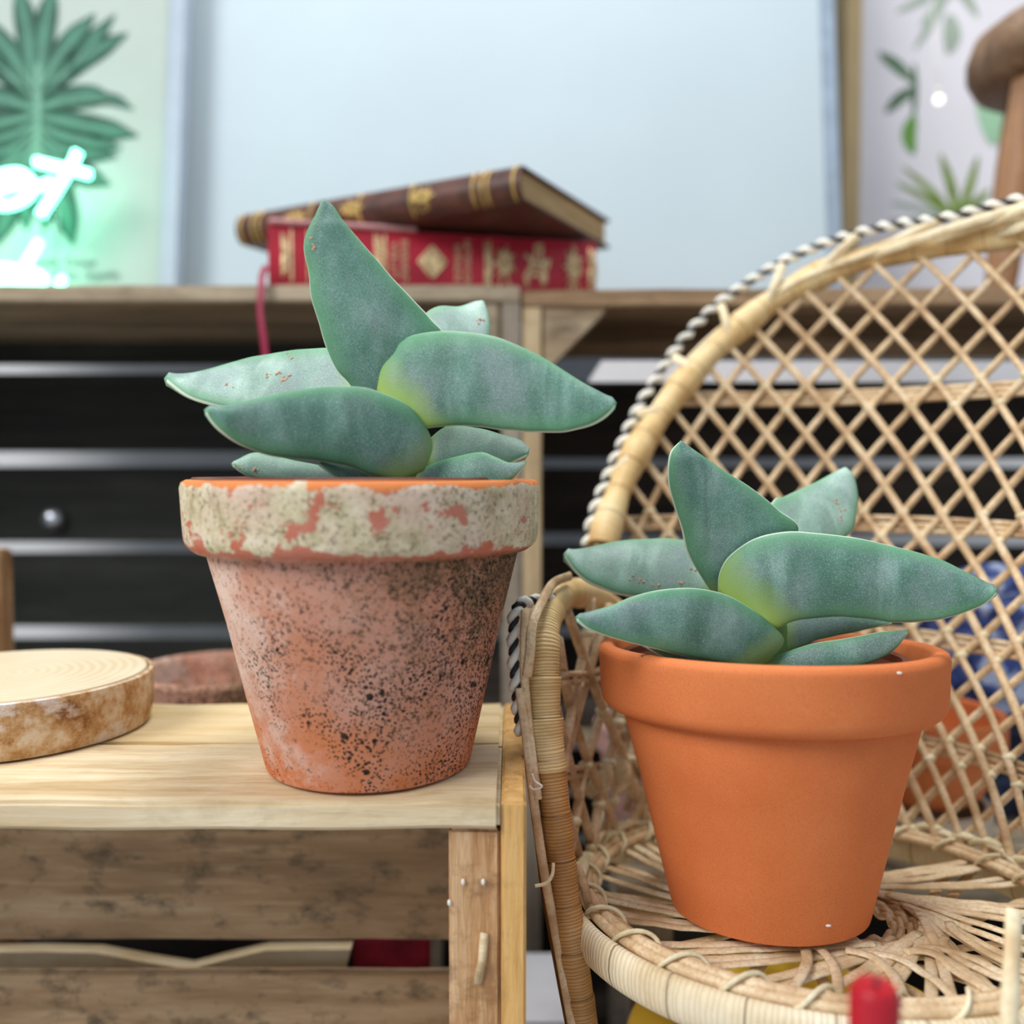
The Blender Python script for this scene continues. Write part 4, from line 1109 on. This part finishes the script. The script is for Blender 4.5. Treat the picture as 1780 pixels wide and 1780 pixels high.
rings = [[b.verts.new(Vector((Lb * i / 30, y, z))) for y, z in prof] for i in range(31)]
for A, B in zip(rings, rings[1:]):
    for k in range(len(prof)): b.faces.new((A[k], A[(k + 1) % len(prof)], B[(k + 1) % len(prof)], B[k]))
b.faces.new(rings[0][::-1]); b.faces.new(rings[-1]); mk(b, 'spine', M_bleather, 50)
MS = M2 @ S
def spb(x, a, lift=.0004): return MS @ Vector((x, .007 - .009 * math.sin(PI * a) ** .6 - lift, TB * a))
nrm = (MS.to_3x3() @ Vector((0, -1, 0)))
for hx in (.006, .030, .036, .044, Lb * .34, Lb * .52, Lb * .70, Lb - .03, Lb - .022, Lb - .006):
    b = bmesh.new(); tube(b, [spb(hx, k / 16, .0004) for k in range(0, 17)], .0014, 6, ry=.0014, up=nrm); obj('raised_band', b, M_golddull, t2, label='dull gilt band across the spine')
for cx in (.095, .17, .235, .30):
    if cx < Lb - .03: ornament('gilt_ornament', spb, t2, cx, .5, .014, .28, 'flower', M_golddull)
# supports the book on the red one and on a low stack: thin pamphlet under it
# ------------------------------------------------------------------ poster with leaf, leaning
M_silver = plain('silver_frame', (.34, .41, .50), .45, .0, var=.05)
M_paper = plain('poster_paper', (.40, .47, .44), .8, var=.03, scale=12)
class Lean:
    """upright rectangle leaning back; x0..x1, bottom z0, front face at Y=yf, tilt a"""
    def __init__(s, yf, z0, a): s.yf, s.z0, s.a = yf, z0, a; s.M = Matrix.Translation((0, yf, z0)) @ Matrix.Rotation(-a, 4, 'X')
    def hit(s, u, v, lift=0.0):
        d = ray(u, v); n = (s.M.to_3x3() @ Vector((0, -1, 0)))
        o = Vector((0, 0, ZC)); k = (Vector((0, s.yf, s.z0)) + n * lift - o).dot(n) / d.dot(n)
        return o + d * k
PL = Lean(1.02, zt + .0014, R(8))
px1 = PL.hit(310, 480).x
pt_ = thing('framed_poster', 'silver-framed poster of a dark green lobed leaf, leaning behind the neon', 'poster', (px1 - .19, 1.03, zt))
FW, PH_, PWid = .022, .60, .40
x1, x0 = px1, px1 - PWid
def slab(nm, a0, a1, y0, y1, b0, b1, mat, bev=.0015):
    b = bmesh.new(); box(b, a0, a1, y0, y1, b0, b1, bev, PL.M); return obj(nm, b, mat, pt_, 40)
slab('frame_member', x1 - FW, x1, 0, .018, 0, PH_, M_silver, .003); slab('frame_member', x0, x0 + FW, 0, .018, 0, PH_, M_silver, .003)
slab('frame_member', x0 + FW, x1 - FW, 0, .018, -.0, .004, M_silver, .001); slab('frame_member', x0 + FW, x1 - FW, 0, .018, PH_ - FW, PH_, M_silver, .003)
slab('poster_sheet', x0 + FW - .002, x1 - FW + .002, .007, .010, .003, PH_ - .02, M_paper, 0)
slab('backing', x0 + FW, x1 - FW, .0105, .016, .003, PH_ - .02, M_greyz, 0)
M_pl = plain('print_green', (.022, .085, .060), .7, var=.35, scale=30)
M_pl2 = plain('print_green_light', (.05, .17, .12), .7, var=.2, scale=30)
M_rib = plain('print_rib', (.15, .32, .24), .7)
def flat_blade(b, hitf, pts, wid, lift, n=14):
    c = cr([Vector((u, v, 0)) for u, v in pts], n)
    L_, R_ = [], []
    for i, p in enumerate(c):
        t = i / (n - 1); d = (c[min(n - 1, i + 1)] - c[max(0, i - 1)]).normalized(); nn = Vector((-d.y, d.x, 0)); w = wid(t)
        L_.append(b.verts.new(hitf(p.x + nn.x * w, p.y + nn.y * w, lift))); R_.append(b.verts.new(hitf(p.x - nn.x * w, p.y - nn.y * w, lift)))
    for i in range(n - 1): b.faces.new((L_[i], L_[i + 1], R_[i + 1], R_[i]))
def lobes(b, side, lift, f=1.0, rib=False):
    A = 62
    L = [((62, 175), (130, 110), (222, 58), 21), ((62, 165), (105, 95), (165, 24), 20), ((62, 172), (120, 120), (200, 25), 17), ((64, 188), (140, 168), (200, 172), 21), ((120, 178), (190, 172), (232, 190), 11), ((62, 200), (130, 215), (240, 236), 21), ((62, 215), (120, 240), (212, 258), 18),
         ((60, 225), (110, 260), (205, 272), 17), ((60, 240), (90, 290), (130, 330), 20), ((55, 150), (48, 60), (30, -30), 20), ((62, 235), (62, 300), (66, 360), 22), ((62, 240), (120, 290), (192, 322), 22), ((62, 250), (100, 330), (128, 425), 26), ((62, 250), (80, 330), (78, 400), 22)]
    for a, m_, e, w in L:
        q = [(A + side * (p[0] - A), p[1]) for p in (a, m_, e)]
        if rib: flat_blade(b, PL.hit, q, lambda t: 1.8 * (1 - t) + .4, lift)
        else: flat_blade(b, PL.hit, q, lambda t, w=w: w * .84 * f * (.55 + .7 * math.sin(PI * min(1, t * .75 + .15)) ** 1) * (1 - max(0, t - .72) ** 1.6 * 6.5), lift)
b = bmesh.new(); lobes(b, 1, -.0066, 1.0); lobes(b, -1, -.0064, 1.0); obj('printed_leaf', b, M_pl, pt_, False)
b = bmesh.new(); lobes(b, 1, -.0060, .45); lobes(b, -1, -.0058, .45); obj('printed_leaf_sheen', b, M_pl2, pt_, False)
b = bmesh.new(); lobes(b, 1, -.0055, 1, True); lobes(b, -1, -.0054, 1, True)
flat_blade(b, PL.hit, [(67, 110), (66, 180), (64, 260)], lambda t: 5.5, -.0052); obj('printed_rib', b, M_rib, pt_, False)
for ln, (u, v, s) in (('onale  Cuioya', (112, 456, .0125)), ('ance  Ioc  Sophilla', (136, 478, .0125))):
    cu = bpy.data.curves.new('txt', 'FONT'); cu.body = ln; cu.size = s; cu.align_x = 'CENTER'; cu.align_y = 'CENTER'
    to = bpy.data.objects.new('txt', cu); COL.objects.link(to)
    me = bpy.data.meshes.new_from_object(to.evaluated_get(bpy.context.evaluated_depsgraph_get())); bpy.data.objects.remove(to)
    h = PL.hit(u, v, -.0050)
    me.transform(Matrix.Translation(h) @ Matrix.Rotation(-PL.a, 4, 'X') @ Matrix.Rotation(PI / 2, 4, 'X')); me.transform(Matrix.Translation(-worg(pt_)))
    o = bpy.data.objects.new('caption_lettering', me); COL.objects.link(o); o.parent = pt_; me.materials.append(M_pl); ORG[o.name] = worg(pt_)

# neon sign
m = bpy.data.materials.new('neon_glow'); m.use_nodes = True; nb_ = m.node_tree.nodes['Principled BSDF']
nb_.inputs['Emission Color'].default_value = (.15, 1.0, .60, 1); nb_.inputs['Emission Strength'].default_value = 7.0; nb_.inputs['Base Color'].default_value = (.8, 1, .9, 1)
M_neon = m
ns = thing('neon_sign', 'glowing green-white neon lettering in front of the leaf poster', 'neon sign', (P(50, 400, .985).x, .985, zt))
YN = .985
def neon(nm, px, r=.0058):
    b = bmesh.new(); tube(b, cr([P(u, v, YN + (dy[0] if dy else 0)) for u, v, *dy in px], 60), r, 12); obj(nm, b, M_neon, ns)
neon('letter_tube', [(136, 263), (124, 288), (104, 322), (86, 350), (70, 375)], .0050)
neon('letter_tube', [(62, 281), (90, 288), (125, 296), (156, 304)], .0050)
neon('letter_tube', [(-25, 330), (-5, 308), (25, 300), (45, 306), (56, 322), (50, 340), (25, 355), (-5, 357), (-30, 350)], .0050)
neon('letter_tube', [(-25, 345), (0, 330), (35, 322), (60, 326), (92, 316)], .0050)
neon('letter_tube', [(-60, 360), (-35, 345), (-30, 330)], .0050)
neon('letter_tube', [(70, 418), (54, 445), (38, 470), (22, 492)], .0050)
neon('letter_tube', [(-40, 478), (0, 466), (35, 470), (60, 474), (80, 488)], .0050)
neon('letter_tube', [(-40, 489), (-15, 488), (30, 489), (76, 491)], .0060)
neon('letter_tube', [(103, 487), (106, 489), (109, 490)], .0066)
M_clear = bpy.data.materials.new('clear_acrylic'); M_clear.use_nodes = True
q = M_clear.node_tree.nodes['Principled BSDF']; q.inputs['Transmission Weight'].default_value = 1.0; q.inputs['Roughness'].default_value = .02; q.inputs['IOR'].default_value = 1.3
for u in (-50, 95):
    b = bmesh.new(); box(b, Xp(u, 480, YN) - .0015, Xp(u, 480, YN) + .0015, YN + .006, YN + .009, zt + .0012, Zp(300, YN), .0005)
    obj('support_rod', b, M_clear, ns)

# ------------------------------------------------------------------ big pale canvas board
M_canvas = plain('pale_canvas', (.47, .57, .63), .75, var=.03, scale=5)
CL = Lean(1.058, zt + .0012, R(7.6))
cx0, cx1 = -.52, CL.hit(1436, 300).x
ct = thing('canvas_board', 'large plain pale blue board leaning behind the books', 'board', ((cx0 + cx1) / 2, 1.06, zt))
for nm, a0, a1, y0, y1, b0, b1, mm in (('panel', cx0 + .004, cx1, .003, .014, .002, 1.97, M_canvas),
     ('edge_strip', cx1 + .0003, cx1 + .018, .004, .018, 0, 1.97, plain('blue_grey_edge', (.28, .36, .46), .5)), ('edge_strip', cx0, cx0 + .0038, .0, .018, 0, 1.97, M_silver)):
    b = bmesh.new(); box(b, a0, a1, y0, y1, b0, b1, .0008, CL.M); obj(nm, b, mm, ct, 40)

# ------------------------------------------------------------------ botanical print on the wall, right
BY = 1.300
bt = thing('botanical_print', 'wood-framed print of scattered green leaves on white, on the wall at right', 'picture', (.76, 1.334, .42))
class Flat:
    def hit(s, u, v, lift=0.0): return P(u, v, BY - lift)
FL = Flat()
M_fr = wood('oak_frame', (.46, .32, .15), (.62, .46, .24), (.74, .58, .36), 'z', .6, 0)
fx0 = Xp(1466, 300, 1.29); fx1 = 1.06; fz0, fz1 = zt + .01, 1.25
for a0, a1, b0, b1 in ((fx0, fx0 + .023, fz0, fz1), (fx1 - .021, fx1, fz0, fz1), (fx0 + .0212, fx1 - .0212, fz0, fz0 + .021), (fx0 + .0212, fx1 - .0212, fz1 - .021, fz1)):
    b = bmesh.new(); box(b, a0, a1, 1.29, 1.3345, b0, b1, .0015); obj('frame_member', b, M_fr, bt, 40)
b = bmesh.new(); box(b, fx0 + .0212, fx1 - .0212, BY, BY + .004, fz0 + .0212, fz1 - .0212, 0); obj('print_sheet', b, plain('print_paper', (.80, .78, .84), .5, var=.03, scale=9), bt, False)
M_l1 = plain('print_leaf_dark', (.11, .19, .11), .7, var=.3); M_l2 = plain('print_leaf_olive', (.20, .30, .05), .7, var=.3)
M_l3 = plain('print_leaf_mint', (.34, .58, .38), .7, var=.1); M_l4 = plain('print_leaf_grey', (.38, .46, .38), .7, var=.1); M_l5 = plain('print_leaf_green', (.15, .34, .07), .7, var=.1)
def pleaf(pts, w, mat, lift=.0004):
    b = bmesh.new(); flat_blade(b, FL.hit, pts, lambda t: w * math.sin(PI * (.06 + .9 * t)) ** .7, lift, 16); obj('printed_leaf', b, mat, bt, False)
pleaf([(1585, 140), (1560, 115), (1528, 92)], 11, M_l1); pleaf([(1592, 152), (1565, 170), (1540, 195)], 10, M_l1, .0006); pleaf([(1589, 110), (1590, 150), (1589, 205)], 6, M_l1, .0008)
pleaf([(1589, 200), (1580, 235), (1588, 268)], 13, M_l5, .0005)
for k, (e, w_) in enumerate((((1700, 30), 9), ((1640, 0), 8), ((1600, 45), 8), ((1560, 20), 8), ((1590, 85), 7))): pleaf([(1655, -30), ((1655 + e[0]) / 2 + 4, (e[1] - 30) / 2), e], w_, M_l4, .0004 + k * .0001)
pleaf([(1650, 25), (1655, 60), (1648, 92)], 15, M_l4, .0012)
for k, (e, w_) in enumerate((((1635, 268), 9), ((1700, 272), 8), ((1570, 290), 6), ((1560, 318), 6), ((1550, 352), 5), ((1545, 385), 5), ((1720, 330), 8), ((1690, 300), 6))): pleaf([(1665, 385), ((1665 + e[0]) / 2 + 3, (385 + e[1]) / 2 - 4), e], w_, M_l2 if k not in (4, 5) else M_l4, .0004 + k * .0001)
pleaf([(1700, 150), (1722, 190), (1728, 250)], 24, M_l3, .0016)
for pts, w_, mm in (([(1850, 300), (1830, 250), (1870, 180)], 18, M_l2), ([(1900, 60), (1940, 90), (1960, 150)], 16, M_l1), ([(1850, 60), (1880, 20), (1930, -20)], 15, M_l3), ([(1530, 430), (1560, 420), (1600, 440)], 7, M_l2)): pleaf(pts, w_, mm, .0006)
# added glowing ball that imitates a light reflection on the print's glass
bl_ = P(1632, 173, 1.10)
t = thing('glass_glint', 'tiny glowing white ball standing in for a reflection on the botanical print', 'reflection stand-in', bl_)
m = bpy.data.materials.new('glint_glow'); m.use_nodes = True; q = m.node_tree.nodes['Principled BSDF']; q.inputs['Emission Color'].default_value = (1, 1, .97, 1); q.inputs['Emission Strength'].default_value = 1.6
b = bmesh.new(); ball(b, bl_, .0052); obj('glint_ball', b, m, t)
b = bmesh.new(); tube(b, [bl_ + Vector((0, 0, .007)), bl_ + Vector((0, 0, .013))], .003, 10); obj('cap', b, M_white, t)  # cap and wire are invented to carry the glowing stand-in
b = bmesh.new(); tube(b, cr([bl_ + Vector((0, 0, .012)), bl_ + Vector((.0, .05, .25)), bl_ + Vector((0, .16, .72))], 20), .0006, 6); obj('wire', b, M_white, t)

# ------------------------------------------------------------------ wooden stool on the right crate
sy = .93; sxx = Xp(1862, 100, sy); zs0 = Zp(152, sy)
t = thing('wooden_stool', 'small turned wooden stool at the top right, standing on the crate', 'stool', (sxx, sy, zt))
M_st = wood('stool_wood', (.16, .07, .03), (.34, .17, .08), (.50, .30, .16), 'z', .5, .2, rough=.5)
M_st2 = wood('stool_seat', (.08, .04, .02), (.18, .10, .05), (.32, .20, .12), 'x', .5, .3, rough=.5)
b = bmesh.new(); lathe(b, [(.01, 0), (.075, 0), (.086, .006), (.0935, .020), (.094, .034), (.088, .052), (.070, .066), (.04, .074), (.005, .075)], 72, (sxx, sy, zs0)); obj('seat', b, M_st2, t)
for k in range(4):
    a = R(205 + 90 * k)
    top = Vector((sxx + .058 * math.cos(a), sy + .05 * math.sin(a), zs0 + .003)); 
    bot = Vector((sxx + .088 * math.cos(a), sy + .072 * math.sin(a), zt + .002))
    b = bmesh.new(); tube(b, [top.lerp(bot, i / 20) for i in range(21)], lambda t: .0145 + .0035 * math.sin(PI * t) - .004 * t, 18); obj('leg', b, M_st, t)
